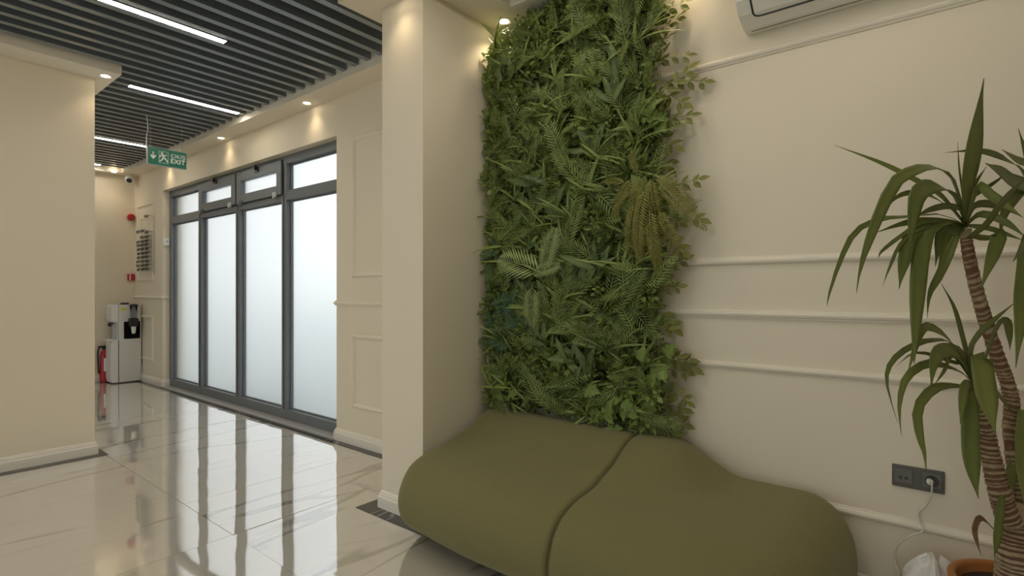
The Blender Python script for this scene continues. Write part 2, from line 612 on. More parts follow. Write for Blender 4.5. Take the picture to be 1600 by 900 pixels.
for sx, y0, y1, lab in strips:
    t = thing('linear_ceiling_lamp', lab, 'ceiling lamp', (sx, (y0 + y1) / 2, ZL), 'linear lamps in the slatted ceiling')
    obj('housing', MB().box(sx - .028, sx - .023, y0, y1, ZL - .002, ZL + .06).box(sx + .023, sx + .028, y0, y1, ZL - .002, ZL + .06)
        .box(sx - .023, sx + .023, y0, y1, ZL + .02, ZL + .06)
        .box(sx - .028, sx + .028, y0 - .004, y0, ZL - .002, ZL + .06).box(sx - .028, sx + .028, y1, y1 + .004, ZL - .002, ZL + .06),
        M['slat'], t)
    obj('diffuser', MB().box(sx - .0225, sx + .0225, y0, y1, ZL - .004, ZL + .018), M['strip'], t)

# ------------------------------------------------------------------ floor
floor = struct('floor', MB().box(XF - .2, XR + .2, YB - .2, YW + .12, -.12, -.012), M['grout'],
               'polished white marble tile floor with grey veins', 'floor')
TX, TY = 0.6, 1.21
tile_mesh = {}
yrows = [2.40 - TY * j for j in range(6)]
for j in range(5):
    y1, y0 = yrows[j], yrows[j + 1]
    i = -7
    while True:
        x1 = -2.112 - TX * i
        i += 1
        x0 = x1 - TX
        if x1 < XF:
            break
        a, b_ = max(x0, XF), min(x1, XR)
        c_ = max(y0, YB)
        if b_ - a < .02 or y1 - c_ < .02:
            continue
        w, h = round(b_ - a, 3), round(y1 - c_, 3)
        if (w, h) not in tile_mesh:
            g = 0.0008
            tile_mesh[(w, h)] = MB().box(-w / 2 + g, w / 2 - g, -h / 2 + g, h / 2 - g, -.012, 0).mesh('floor_tile')
        o = link('floor_tile', tile_mesh[(w, h)], M['marble'], floor)
        o.location = ((a + b_) / 2, (y1 + c_) / 2, R.uniform(-.0003, .0003))
        o.rotation_euler = (R.uniform(-1, 1) * .0022, R.uniform(-1, 1) * .0018, 0)
# dark border strips at the foot of the walls
zb = .0016
for (a, b_, c_, d_) in [(XF, PX0, 2.40, YW), (PX1, XR, 2.40, YW), (XF, XF + .09, YB, 2.40)]:
    obj('border_tile', MB().box(a, b_, c_, d_, -.01, zb), M['darkmarble'], floor)
for (a, b_, c_, d_) in [(CX1, -4.748, CY0 - .1, 1.205), (CX0 - .1, CX1, CY1, 1.205),
                        (PX0 - .11, PX1 + .1, 1.765, PY0), (PX0 - .11, PX0, PY0, 2.40), (PX1, PX1 + .1, PY0, 2.40)]:
    obj('border_tile', MB().box(a, b_, c_, d_, -.004, zb), M['darkmarble'], floor)

# ------------------------------------------------------------------ skirtings and mouldings
SK = [(0, 0), (.018, 0), (.018, .062), (.013, .068), (.013, .079), (.008, .083), (.008, .090), (0, .096)]


def sweep(path, prof, flip=1):
    """profile (out, z) swept along a floor path with mitred corners; outward is to the left of travel * flip"""
    mb = MB()
    n = len(path)
    rows = []
    for i, p in enumerate(path):
        p = Vector(p)
        d0 = (p - Vector(path[i - 1])).normalized() if i > 0 else None
        d1 = (Vector(path[i + 1]) - p).normalized() if i < n - 1 else None
        n0 = Vector((-d0.y, d0.x)) * flip if d0 else None
        n1 = Vector((-d1.y, d1.x)) * flip if d1 else None
        if n0 is None:
            m = n1
        elif n1 is None:
            m = n0
        else:
            m = (n0 + n1).normalized()
            m = m / max(.3, m.dot(n0))
        rows.append([(p.x + m.x * o_, p.y + m.y * o_, z) for o_, z in prof])
    k = len(prof)
    vs = [q for r in rows for q in r]
    fs = []
    for i in range(n - 1):
        for j in range(k):
            fs.append((i * k + j, i * k + (j + 1) % k, (i + 1) * k + (j + 1) % k, (i + 1) * k + j))
    fs += [tuple(range(k)), tuple(range((n - 1) * k, n * k))]
    mb.add(vs, fs)
    return mb


M['rail'] = mat('rail_paint', (0.805, 0.735, 0.605), 0.45, spec=0.35, var=(2, 0.015))
M['trim'] = mat('trim_paint', (0.84, 0.785, 0.69), 0.45, spec=0.35, var=(2, 0.015))


def skirting(name, path, label, flip=1):
    o = fixn(obj(name, sweep(path, SK, flip), M['trim']))
    return tag(o, label, 'baseboard', kind='structure')


skirting('baseboard_left', [(CX1, CY0), (CX1, CY1), (CX0, CY1)], 'white stepped skirting round the left column', -1)
skirting('baseboard_pillar', [(PX0, YW), (PX0, PY0), (PX1, PY0), (PX1, YW)], 'white stepped skirting round the pillar', -1)
skirting('baseboard_back', [(WX1, YW + .06), (WX1, YW), (PX0 - .018, YW)], 'white stepped skirting between window and pillar', -1)
skirting('baseboard_far', [(XF, YB), (XF, YW), (WX0, YW), (WX0, YW + .075)], 'white stepped skirting of the far corner', -1)
skirting('baseboard_bench', [(PX1 + .018, YW), (XR, YW)], 'white skirting along the bench wall', -1)

RAILP = [(0, -.021), (.007, -.021), (.010, -.013), (.016, -.009), (.019, 0), (.016, .008), (.010, .011), (.009, .018), (0, .021)]


def rail(x0, x1, z, y=YW, wrap=None):
    path = [(x0, y), (x1, y)]
    if wrap:
        path = wrap
    return fixn(obj('chair_rail', sweep(path, [(a, z + b) for a, b in RAILP], -1), M['rail'], wall_back))


rail(PX1, XR, 1.10)
rail(WX1, PX0, 1.105, wrap=[(WX1, YW + .07), (WX1, YW), (PX0, YW)])
rail(XF, WX0, 1.12, wrap=[(XF, YW), (WX0, YW), (WX0, YW + .07)])

FR = [(0, 0), (.003, .008), (.009, .014), (.017, .016), (.025, .013), (.031, .007), (.036, .005), (.037, 0)]   # (across, proud)


def panel(x0, x1, z0, z1, y=YW):
    """mitred picture-frame moulding on the back wall"""
    vs, fs = [], []
    k = len(FR)
    for cx, cz, sx, sz in [(x0, z0, 1, 1), (x1, z0, -1, 1), (x1, z1, -1, -1), (x0, z1, 1, -1)]:
        vs += [(cx + sx * a, y - p, cz + sz * a) for a, p in FR]
    for i in range(4):
        j = (i + 1) % 4
        for q in range(k - 1):
            fs.append((i * k + q, i * k + q + 1, j * k + q + 1, j * k + q))
    return fixn(obj('panel_moulding', MB().add(vs, fs), M['rail'], wall_back))


panel(-1.95, 1.50, 1.316, 2.252)
panel(-1.95, 1.50, 0.312, 0.884)
panel(-3.582, -2.52, 1.308, 2.405)
panel(-3.582, -2.52, 0.292, 0.868)
panel(-8.50, -7.90, 1.335, 2.352)
panel(-8.50, -7.90, 0.292, 0.880)

# ------------------------------------------------------------------ window
win = thing('window_1', 'tall four bay anthracite shopfront with frosted panes', 'window', ((WX0 + WX1) / 2, YF, 0), kind='structure')
fx = [WX0, -6.655, -5.710, -4.765, WX1]
FD = .075
mw = .088
obj('frame_head', MB().box(WX0, WX1, YF, YF + FD, WZ - .075, WZ), M['frame'], win, bevel=.003)
obj('frame_bottom', MB().box(WX0, WX1, YF, YF + FD, .012, .10), M['frame'], win, bevel=.003)
obj('mullion', MB().box(WX0, WX0 + .06, YF - .002, YF + FD, .012, WZ - .002), M['frame'], win, bevel=.003)
obj('mullion', MB().box(WX1 - .06, WX1, YF - .002, YF + FD, .012, WZ - .002), M['frame'], win, bevel=.003)
for x in fx[1:4]:
    obj('mullion', MB().box(x - mw / 2, x + mw / 2, YF - .002, YF + FD, .012, WZ - .002), M['frame'], win, bevel=.003)
    obj('cover_strip', MB().box(x - .004, x + .004, YF - .005, YF, .10, WZ - .08), M['rubber'], win)
for i in range(4):
    a = fx[i] + (.06 if i == 0 else mw / 2)
    b_ = fx[i + 1] - (.06 if i == 3 else mw / 2)
    obj('transom', MB().box(a, b_, YF, YF + FD, 2.045, 2.135), M['frame'], win, bevel=.003)
    yg = YF + .052
    # lower pane with its glazing bead
    obj('pane', MB().box(a, b_, yg, yg + .010, .10, 2.045), M['frosted'], win)
    gb = MB()
    for (x0, x1, z0, z1) in [(a, a + .014, .10, 2.045), (b_ - .014, b_, .10, 2.045), (a + .014, b_ - .014, .10, .114), (a + .014, b_ - .014, 2.031, 2.045)]:
        gb.box(x0, x1, yg - .014, yg, z0, z1)
    obj('glazing_bead', gb, M['frame'], win)
    if i in (0, 3):
        obj('pane', MB().box(a, b_, yg, yg + .010, 2.135, WZ - .075), M['frosted'], win)
        gb = MB()
        for (x0, x1, z0, z1) in [(a, a + .014, 2.135, WZ - .075), (b_ - .014, b_, 2.135, WZ - .075), (a + .014, b_ - .014, 2.135, 2.149), (a + .014, b_ - .014, WZ - .089, WZ - .075)]:
            gb.box(x0, x1, yg - .014, yg, z0, z1)
        obj('glazing_bead', gb, M['frame'], win)
    else:
        s0, s1, z0, z1 = a - .025, b_ + .025, 2.105, 2.425
        bw = .088
        sash = obj('sash', MB().box(s0, s0 + bw, YF - .022, YF + .04, z0, z1).box(s1 - bw, s1, YF - .022, YF + .04, z0, z1)
                   .box(s0 + bw, s1 - bw, YF - .022, YF + .04, z0, z0 + bw).box(s0 + bw, s1 - bw, YF - .022, YF + .04, z1 - bw * 1.05, z1), M['frame'], win, bevel=.003)
        obj('pane', MB().box(s0 + bw - .004, s1 - bw + .004, YF + .012, YF + .022, z0 + bw - .004, z1 - bw * 1.05 + .004), M['frosted'], sash)
        gk = MB()
        e = .006
        for (x0, x1, zz0, zz1) in [(s0 - e, s0, z0 - e, z1 + e), (s1, s1 + e, z0 - e, z1 + e), (s0, s1, z0 - e, z0), (s0, s1, z1, z1 + e)]:
            gk.box(x0, x1, YF - .010, YF - .003, zz0, zz1)
        obj('gasket', gk, M['rubber'], sash)
        for hx in (s0 + .10, s1 - .10):
            obj('hinge', MB().box(hx - .030, hx + .030, YF - .040, YF - .022, z0 - .018, z0 + .028).box(hx - .012, hx + .012, YF - .048, YF - .036, z0 - .03, z0 + .02),
                M['greyplastic'] if hx > (s0 + s1) / 2 else M['frame'], sash, bevel=.004)
        hx = (s0 + s1) / 2
        obj('latch', MB().box(hx - .034, hx + .034, YF - .034, YF - .022, z1 - .05, z1 - .005).box(hx - .014, hx + .014, YF - .058, YF - .030, z1 - .035, z1 + .012),
            M['black'], sash, bevel=.004)
sill = obj('sill', MB().box(WX0, WX1, 2.452, YF + .10, -.01, .012), M['sill'], win, bevel=.003)
# pavement outside
pav = struct('ground_outside', MB().box(-40, 30, YW + .25, 60, -.25, -.10).box(-40, 30, -60, YB - .2, -.25, -.10), M['pavement'], 'pale pavement outside the glazing', 'pavement')
# keep the outside of the room closed below the sill
obj('foundation', MB().box(XF - .2, XR + .2, YW + .12, YW + .25, -.25, -.001), M['sill'], floor)

# ------------------------------------------------------------------ downlights
downs = [
    (-4.10, 2.395, 'recessed warm downlight in soffit above the right end of the window'),
    (-5.72, 2.395, 'recessed warm downlight in soffit above the middle of the window'),
    (-7.34, 2.395, 'recessed warm downlight in soffit glowing below the exit sign'),
    (-8.45, 2.20, 'recessed warm downlight in the far corner beside the security camera'),
    (-2.64, 2.395, 'recessed warm downlight hidden behind the pillar top'),
    (-1.965, 2.385, 'bright recessed downlight among the leaves at the top of the plant wall'),
    (-2.22, 1.765, 'recessed warm downlight washing the front of the pillar'),
    (-4.73, 1.18, 'recessed warm downlight at the soffit corner of the left column'),
    (-0.90, 2.395, 'recessed downlight over the bench wall beside the air conditioner'),
]
dl_ring = MB().lathe([(.027, .0), (.040, -.004), (.043, -.0015), (.043, .001), (.027, .001)], n=28).mesh('trim_ring')
dl_lens = MB().lathe([(.001, -.003), (.020, -.0028), (.0265, -.001), (.0265, .002)], n=24).mesh('lens')
for (x, y, lab) in downs:
    t = thing('downlight', lab, 'downlight', (x, y, ZS), 'recessed downlights in the soffits')
    for nm, me, mm in (('trim_ring', dl_ring, M['whiteplastic']), ('lens', dl_lens, M['lens'])):
        o = bpy.data.objects.new(nm, me)
        COL.objects.link(o)
        if not me.materials:
            me.materials.append(mm)
        o.parent = t
    ld = bpy.data.lights.new('downlight_beam', 'SPOT')
    ld.energy = SPOT_POWER * (3.0 if 'plant wall' in lab else 1.0)
    ld.color = (1.0, 0.80, 0.54)
    ld.spot_size = math.radians(112)
    ld.spot_blend = 1.0
    ld.shadow_soft_size = .025
    lo = bpy.data.objects.new('downlight_beam', ld)
    COL.objects.link(lo)
    lo.parent = t
    lo.location = (0, 0, -.008)

# ------------------------------------------------------------------ bench
def bench_module(name, label, x0, x1, rise, yfront, e0, e1):
    """sections along x.  e = (front plan radius, back plan radius, top radius) of each end"""
    YBK = 2.425
    stations = []
    L_ = x1 - x0
    for side, e in ((0, e0), (1, e1)):
        rm = max(e)
        n = 18 if rm > .1 else 7
        for q in range(n):
            a = q / n * math.pi / 2
            dd = rm * (1 - math.cos(a))
            stations.append(x0 + dd if side == 0 else x1 - dd)
    ra, rb = max(e0), max(e1)
    for q in range(25):
        stations.append(x0 + ra + (L_ - ra - rb) * q / 24)
    stations = sorted(set(round(s, 5) for s in stations))
    rows = []

    def ins(d, r):
        if d >= r or r <= 0:
            return 0
        return r - math.sqrt(max(0, r * r - (r - d) ** 2))
    for x in stations:
        d0, d1 = x - x0, x1 - x
        inf = max(ins(d0, e0[0]), ins(d1, e1[0]))
        inb = max(ins(d0, e0[1]), ins(d1, e1[1]))
        inz = max(ins(d0, e0[2]), ins(d1, e1[2]))
        tt = rise(x)
        yf = yfront(x)
        base = [(YBK - .02, .035, 0), (2.1, .03, 0), (yf + .19, .03, 0), (yf + .09, .055, 0), (yf + .022, .115, 0), (yf, .20, 0), (yf + .024, .285, 0),
                (yf + .085, .352, 0), (yf + .19, .387, 0), (yf + .33, .402, .0), (1.985, .410, .15), (2.07, .412, .36),
                (2.15, .414, .66), (2.22, .414, .90), (2.29, .412, 1.02), (2.37, .408, 1.0), (2.41, .39, .92), (YBK, .34, .75), (YBK, .2, .3)]
        pts = []
        yc = 2.02
        for (y, z, w) in base:
            zz = z + w * .118 * tt
            if 1.98 <= y <= 2.30:
                y += .07 * smoothstep(-1.55, -2.0, x)
            zz = .03 + (zz - .03) * (1 - inz / .40) if zz > .2 else zz + inz * .35 * (1 - zz / .2)
            if y < yc:
                y = yc - (yc - y) * (1 - inf / (yc - yf))
            else:
                y = yc + (y - yc) * (1 - inb / (YBK - yc))
            pts.append((x, y, zz))
        pts.append(pts[0])
        sm = spline(pts, 73)[:-1]
        rows.append(sm)
    k = len(rows[0])
    vs = [p for r in rows for p in r]
    fs = []
    for i in range(len(rows) - 1):
        for j in range(k):
            fs.append((i * k + j, i * k + (j + 1) % k, (i + 1) * k + (j + 1) % k, (i + 1) * k + j))
    fs += [tuple(range(k)), tuple(range((len(rows) - 1) * k, len(rows) * k))]
    t = thing(name, label, 'bench', ((x0 + x1) / 2, 2.0, 0), 'olive modular bench units')
    o = fixn(obj('upholstery', MB().add(vs, fs), M['olive'], t, smooth=True))
    # recessed plinth
    obj('plinth', MB().box(x0 + .06, x1 - max(.08, e1[0] * .45), 1.85, 2.40, .0025, .05), M['black'], t)
    return t, rows


SEAM = -1.105
b1, r1 = bench_module('bench_module', 'olive upholstered bench unit against the pillar side, raised back along its whole length',
                      -2.045, SEAM - .002, lambda x: 1.0, lambda x: 1.575 + .045 * smoothstep(-1.5, -2.05, x), (.10, .05, .05), (.022, .022, .022))
b2, r2 = bench_module('bench_module', 'olive upholstered bench unit with rounded end and sloping back near the wall socket',
                      SEAM + .002, -0.225, lambda x: 1 - smoothstep(-.93, -.64, x), lambda x: 1.575, (.022, .022, .022), (.42, .16, .20))
sect = r1[len(r1) - 1]
pipe = [Vector((SEAM + .0095, p.y, p.z)) + Vector((0, (p.y - 2.02), (p.z - .22))).normalized() * .006 for p in r2[2]]
obj('piping', MB().tube([p for p in pipe if p.z > .06], .0055, 6), M['olive_dark'], b2, smooth=True)

# ------------------------------------------------------------------ plant wall
GX0, GX1, GZ0, GZ1 = -2.06, -1.015, 0.54, 2.755
green = thing('plant_wall', 'tall wall panel of mixed artificial ferns and leaves behind the bench', 'plant wall', ((GX0 + GX1) / 2, YW - .02, GZ0))
obj('backing_panel', MB().box(GX0, GX1 - .10, YW - .035, YW - .004, GZ0, GZ1 - .02), M['backing'], green)


def tmpl_lance(L_=.2, Wd=.05, curve=.35, n=7, wave=0):
    v, f, t = [], [], []
    for i in range(n + 1):
        u = i / n
        w = Wd / 2 * (math.sin(math.pi * min(1, u * .92 + .05)) ** .8) * (1 - u * .15)
        if i == n:
            w = 0.0006
        x = L_ * (u - .12 * curve * u * u)
        z = -curve * L_ * u * u * .8
        dz = .22 * w
        wv = wave * math.sin(i * 2.1) * w
        v += [(x, -w, z + dz + wv), (x, 0, z), (x, w, z + dz - wv)]
        t += [.25, .75, .35]
    for i in range(n):
        a = i * 3
        f += [(a, a + 3, a + 4, a + 1), (a + 1, a + 4, a + 5, a + 2)]
    return v, f, t


def tmpl_frond(L_=.22, pairs=14, ll=.055, lw=.012, curve=.5, angle=62, taper=1.0, droop=.15, dia=True):
    v, f, t = [], [], []
    P = []
    for i in range(pairs + 1):
        u = i / pairs
        P.append(Vector((L_ * (u - .18 * curve * u * u), 0, -curve * L_ * u * u * .7)))
    # midrib
    for i, p in enumerate(P):
        w = .0022 * (1 - .7 * i / pairs)
        v += [(p.x, -w, p.z), (p.x, w, p.z)]
        t += [.8, .8]
    for i in range(pairs):
        a = i * 2
        f.append((a, a + 2, a + 3, a + 1))
    for i in range(1, pairs + 1):
        u = i / pairs
        s = (math.sin(math.pi * (u * .88 + .1)) ** .7) * taper + (1 - taper) * (1 - .5 * u)
        d = (P[i] - P[i - 1]).normalized()
        for sd in (-1, 1):
            an = math.radians(angle - 22 * u)
            dr = Vector((d.x * math.cos(an), sd * math.sin(an), d.z * math.cos(an) - droop)).normalized()
            le = ll * s
            q = P[i]
            sidev = d * (lw / 2)
            n0 = len(v)
            mid = q + dr * le * .45
            tip = q + dr * le + Vector((0, 0, -droop * le * .5))
            v += [tuple(q), tuple(mid - sidev), tuple(tip), tuple(mid + sidev)]
            sh = .2 + .4 * R.random()
            t += [sh, sh, sh + .25, sh]
            f.append((n0, n0 + 1, n0 + 2, n0 + 3) if sd > 0 else (n0 + 3, n0 + 2, n0 + 1, n0))
    return v, f, t


def tmpl_ivy(L_=.09):
    out = [(0, 0), (.10, .32), (.30, .52), (.38, .34), (.62, .44), (.70, .24), (1.0, 0)]
    v = [(0, 0, 0), (L_ * .35, 0, -.006), (L_ * .68, 0, -.012), (L_, 0, -.03)]
    t = [.9, .85, .8, .5]
    f = []
    for sd in (1, -1):
        n0 = len(v)
        for (x, y) in out[1:-1]:
            v.append((x * L_, sd * y * L_, .012 - .05 * abs(y) * L_ - .02 * x))
            t.append(.3)
        a, b_, c_, d_, e_ = range(n0, n0 + 5)
        tri = [(0, 1, a), (a, 1, b_), (b_, 1, c_), (c_, 1, 2), (c_, 2, d_), (d_, 2, e_), (e_, 2, 3)]
        for q in tri:
            f.append(q if sd < 0 else q[::-1])
    return v, f, t


def tmpl_sprig(L_=.2, pairs=5, ll=.05, lw=.026):
    v, f, t = [], [], []
    P = [Vector((L_ * u, 0, -.35 * L_ * u * u)) for u in [i / (pairs) for i in range(pairs + 1)]]
    for i, p in enumerate(P):
        v += [(p.x, -.0015, p.z), (p.x, .0015, p.z)]
        t += [.7, .7]
    for i in range(pairs):
        f.append((i * 2, i * 2 + 2, i * 2 + 3, i * 2 + 1))

    def leaf(q, dr, le, tint):
        side = dr.cross(Vector((0, 0, 1))).normalized()
        n0 = len(v)
        for (a, w, dz) in [(0, 0, 0), (.28, .42, -.002), (.6, .46, -.005), (1, 0, -.012), (.6, -.46, -.005), (.28, -.42, -.002), (.45, 0, -.008)]:
            p = q + dr * (a * le) + side * (w * lw) + Vector((0, 0, dz))
            v.append(tuple(p))
            t.append(tint + (.25 if w == 0 else 0))
        for a, b_ in [(0, 1), (1, 2), (2, 3), (3, 4), (4, 5), (5, 0)]:
            f.append((n0 + b_, n0 + a, n0 + 6))
    for i in range(1, pairs + 1):
        for sd in (-1, 1):
            an = math.radians(58)
            leaf(P[i] - Vector((L_ / pairs * .5, 0, 0)), Vector((math.cos(an), sd * math.sin(an), -.1)).normalized(), ll * R.uniform(.85, 1.1), R.uniform(.05, .45) + .35 * i / pairs)
    leaf(P[-1], Vector((1, 0, -.3)).normalized(), ll, .7)
    return v, f, t


def tmpl_cluster(n=11, r=.045, ll=.027, lw=.017):
    v, f, t = [], [], []
    for i in range(n):
        th = R.uniform(0, 2 * math.pi)
        el = R.uniform(.1, 1.35)
        dr = Vector((math.cos(th) * math.cos(el), math.sin(th) * math.cos(el), math.sin(el)))
        q = dr * R.uniform(.2, 1) * r
        side = dr.cross(Vector((R.uniform(-1, 1), R.uniform(-1, 1), R.uniform(-1, 1)))).normalized()
        nn = side.cross(dr)
        le = ll * R.uniform(.7, 1.25)
        w = lw / 2 * R.uniform(.8, 1.2)
        n0 = len(v)
        for p in (q, q + dr * le * .35 + side * w + nn * .002, q + dr * le * .7 + side * w * .8, q + dr * le, q + dr * le * .7 - side * w * .8, q + dr * le * .35 - side * w + nn * .002):
            v.append(tuple(p))
        tt = R.uniform(0, .75)
        t += [tt] * 6
        f += [(n0, n0 + 1, n0 + 2, n0 + 3), (n0, n0 + 3, n0 + 4, n0 + 5)]
    return v, f, t


def orient(direction, normal):
    x = Vector(direction).normalized()
    z = Vector(normal)
    z = (z - x * z.dot(x)).normalized()
    y = z.cross(x)
    return Matrix((x, y, z)).transposed()


def wall_dir(ang, out):
    """direction on the plant wall: ang measured in the wall plane, out = how far it points to the room"""
    c_ = math.sqrt(max(0, 1 - out * out))
    return Vector((math.cos(ang) * c_, -out, math.sin(ang) * c_))


PLACED = []


def place(name, tm, mt, pos, ang, out, scale=1.0, roll=0.0):
    d = wall_dir(ang, out)
    nrm = Vector((roll, -1, .45))
    m3 = orient(d, nrm) * scale
    o = link(name, tm, mt, green)
    o.matrix_basis = Matrix.Translation(Vector(pos)) @ m3.to_4x4()
    return o


def as_mesh(name, vft):
    mb = MB()
    mb.v, mb.f, mb.t = vft
    return mb.mesh(name)


class Stuff:
    def __init__(s):
        s.V, s.F, s.T = [], [], []
        s.n = 0

    def add(s, vft, pos, m3, dt=0.0):
        v, f, t = vft
        A = np.asarray(v) @ np.asarray(m3).T + np.asarray(pos)
        s.V.append(A)
        s.F += [tuple(i + s.n for i in q) for q in f]
        s.T.append(np.asarray(t) + dt)
        s.n += len(v)

    def build(s, name, mt):
        me = bpy.data.meshes.new(name)
        me.from_pydata(np.concatenate(s.V).tolist(), [], s.F)
        a = me.attributes.new('tint', 'FLOAT', 'POINT')
        a.data.foreach_set('value', np.concatenate(s.T).astype(np.float32))
        o = link(name, me, mt, green)
        o['kind'] = 'stuff'
        return o


def rpos(d0, d1, mx=.0):
    return Vector((R.uniform(GX0 + mx, GX1 - mx), YW - R.uniform(d0, d1), R.uniform(GZ0 + .02, GZ1 - .03)))


def clampx(p, reach):
    """keep a leaf's root away from the pillar side and the ceiling"""
    p.x = max(p.x, -2.075 + reach)
    p.z = min(p.z, ZS - reach)
    return p


def field(x, z, s):
    return .5 + .5 * math.sin(x * 7.3 * s + 1.7 * math.sin(z * 5.1 * s + s)) * math.cos(z * 4.7 * s + 2.1 * math.sin(x * 3.9 * s))


CL = [tmpl_cluster(11, .05, .034, .020) for _ in range(14)] + [tmpl_cluster(13, .05, .024, .015) for _ in range(6)] + [tmpl_cluster(9, .05, .05, .014) for _ in range(6)]
st = Stuff()
for i in range(3900):
    p = clampx(rpos(.04, .11), .045)
    if field(p.x, p.z, 1.25) > .58:
        p.y -= R.uniform(.0, .065)
    if p.x < -1.85 and p.z > 2.62 and YW - p.y > .05:
        continue
    if R.random() < .35 and field(p.x, p.z, 1.0) < .45:
        continue
    d = Vector((R.uniform(-.8, .8), -1, R.uniform(-.5, .9)))
    m3 = orient(Vector((R.uniform(-1, 1), R.uniform(-.3, .3), R.uniform(-1, 1))), d) * R.uniform(.75, 1.15)
    st.add(R.choice(CL), p, m3, .5 * (field(p.x, p.z, 1.25) - .5))
st.build('small_leaves', M['leaf_box'])

FN = [tmpl_frond(.17, 11, .042, .013, .5), tmpl_frond(.21, 13, .052, .013, .7), tmpl_frond(.15, 9, .060, .014, .4, 48)]
GR = [tmpl_lance(.18, .019, .5, 5), tmpl_lance(.22, .017, .9, 6), tmpl_lance(.14, .022, .3, 5)]
st = Stuff()
st2 = Stuff()
for i in range(800):
    p = clampx(rpos(.08, .16, .02), .05)
    ang = R.gauss(math.pi / 2, 1.15)
    if p.x < GX0 + .1 and math.cos(ang) < 0:
        ang = math.pi - ang
    d = wall_dir(ang, R.uniform(.25, .75))
    if p.z + d.z * .2 > ZS - .02:
        d.z = -abs(d.z)
    m3 = orient(d, Vector((R.uniform(-.4, .4), -1, .5)))
    m3 = m3 * R.uniform(.7, 1.15)
    teal = p.x < -1.72 and .85 < p.z < 1.45
    (st2 if teal and R.random() < .8 else st).add(R.choice(FN), p, m3, R.uniform(-.45, .2) + .6 * (field(p.x, p.z, .8) - .5))
for i in range(150):
    c0 = clampx(rpos(.09, .16, .04), .08)
    dt0 = R.uniform(-.5, .3)
    for q in range(9):
        ang = R.gauss(math.pi / 2, .8)
        d = wall_dir(ang, R.uniform(.3, .85))
        if c0.z + d.z * .2 > ZS - .02:
            d.z = -abs(d.z)
        if c0.x < GX0 + .12 and d.x < 0:
            d.x = -d.x
        st.add(R.choice(GR), c0, orient(d, Vector((R.uniform(-.5, .5), -1, .6))) * R.uniform(.6, 1.0), dt0 + R.uniform(-.1, .15))
st.build('small_ferns', M['leaf_fern'])
st2.build('small_blue_green_ferns', M['leaf_teal'])

# the larger leaves, each one a part
F_BIG = [as_mesh('fern_frond', tmpl_frond(.24, 17, .058, .012, .6)), as_mesh('fern_frond', tmpl_frond(.28, 18, .050, .011, .9)),
         as_mesh('fern_frond', tmpl_frond(.22, 12, .075, .015, .45, 45))]
L_BIG = [as_mesh('broad_leaf', tmpl_lance(.21, .052, .30, 8, .15)), as_mesh('broad_leaf', tmpl_lance(.24, .046, .55, 8, .1)), as_mesh('broad_leaf', tmpl_lance(.17, .056, .2, 8, .2))]
I_BIG = [as_mesh('ivy_leaf', tmpl_ivy(.095)), as_mesh('ivy_leaf', tmpl_ivy(.115)), as_mesh('ivy_leaf', tmpl_ivy(.08))]
S_BIG = [as_mesh('leafy_sprig', tmpl_sprig(.13, 3, .052, .028)), as_mesh('leafy_sprig', tmpl_sprig(.16, 4, .050, .027)), as_mesh('leafy_sprig', tmpl_sprig(.10, 2, .054, .029))]
Y_BIG = [as_mesh('yellow_fern_frond', tmpl_frond(.32, 24, .062, .0115, .55, 64, .8, .25)), as_mesh('yellow_fern_frond', tmpl_frond(.26, 20, .056, .0115, .8, 64, .8, .25))]
P_BIG = as_mesh('palm_frond', tmpl_frond(.34, 15, .17, .018, .35, 50, .75, .10))

for i in range(95):
    p = clampx(rpos(.14, .20, .05), .06)
    ang = R.gauss(math.pi / 2, 1.2)
    if p.x < GX0 + .16 and math.cos(ang) < 0:
        ang = math.pi - ang
    if p.z > GZ1 - .28:
        ang = -abs(ang)
    if p.z < GZ0 + .2:
        ang = abs(ang) % math.pi
    place('fern_frond', R.choice(F_BIG), M['leaf_fern'], p, ang, R.uniform(.15, .55), R.uniform(.85, 1.2), R.uniform(-.4, .4))
for i in range(21):
    c0 = clampx(rpos(.13, .19, .10), .09)
    c0.z = GZ0 + .15 + (GZ1 - GZ0 - .3) * ((i * .618) % 1.0)
    lean = R.gauss(math.pi / 2, .6)
    for q in range(4):
        ang = lean + (q - 1.5) * R.uniform(.35, .75)
        if c0.x < GX0 + .24 and math.cos(ang) < -.2:
            ang = math.pi - ang
        if c0.z > GZ1 - .30:
            ang = -abs(ang)
        place('broad_leaf', R.choice(L_BIG), M['leaf_lance'], c0 + Vector((R.uniform(-.02, .02), R.uniform(-.015, .015), R.uniform(-.02, .02))),
              ang, R.uniform(.15, .55), R.uniform(.6, 1.05), R.uniform(-.7, .7))
ivy_c = [(1005, 600), (1025, 575), (945, 660), (960, 645), (1010, 170), (990, 165), (765, 610), (790, 600), (830, 300), (880, 250), (1000, 310), (870, 560), (905, 590), (985, 640)]
for (px, py) in ivy_c:
    c0 = at(px, py, 1)
    d = (YW - .17) / c0.y
    c0 = at(px, py, d)
    for q in range(4):
        p = clampx(c0 + Vector((R.uniform(-.055, .055), R.uniform(-.02, .03), R.uniform(-.06, .06))), .05)
        ang = R.uniform(-2.4, 2.6) if px > 800 else R.uniform(-1.3, 1.3)
        place('ivy_leaf', R.choice(I_BIG), M['leaf_ivy'], p, ang, R.uniform(.05, .5), R.uniform(.7, 1.1), R.uniform(-.5, .5))
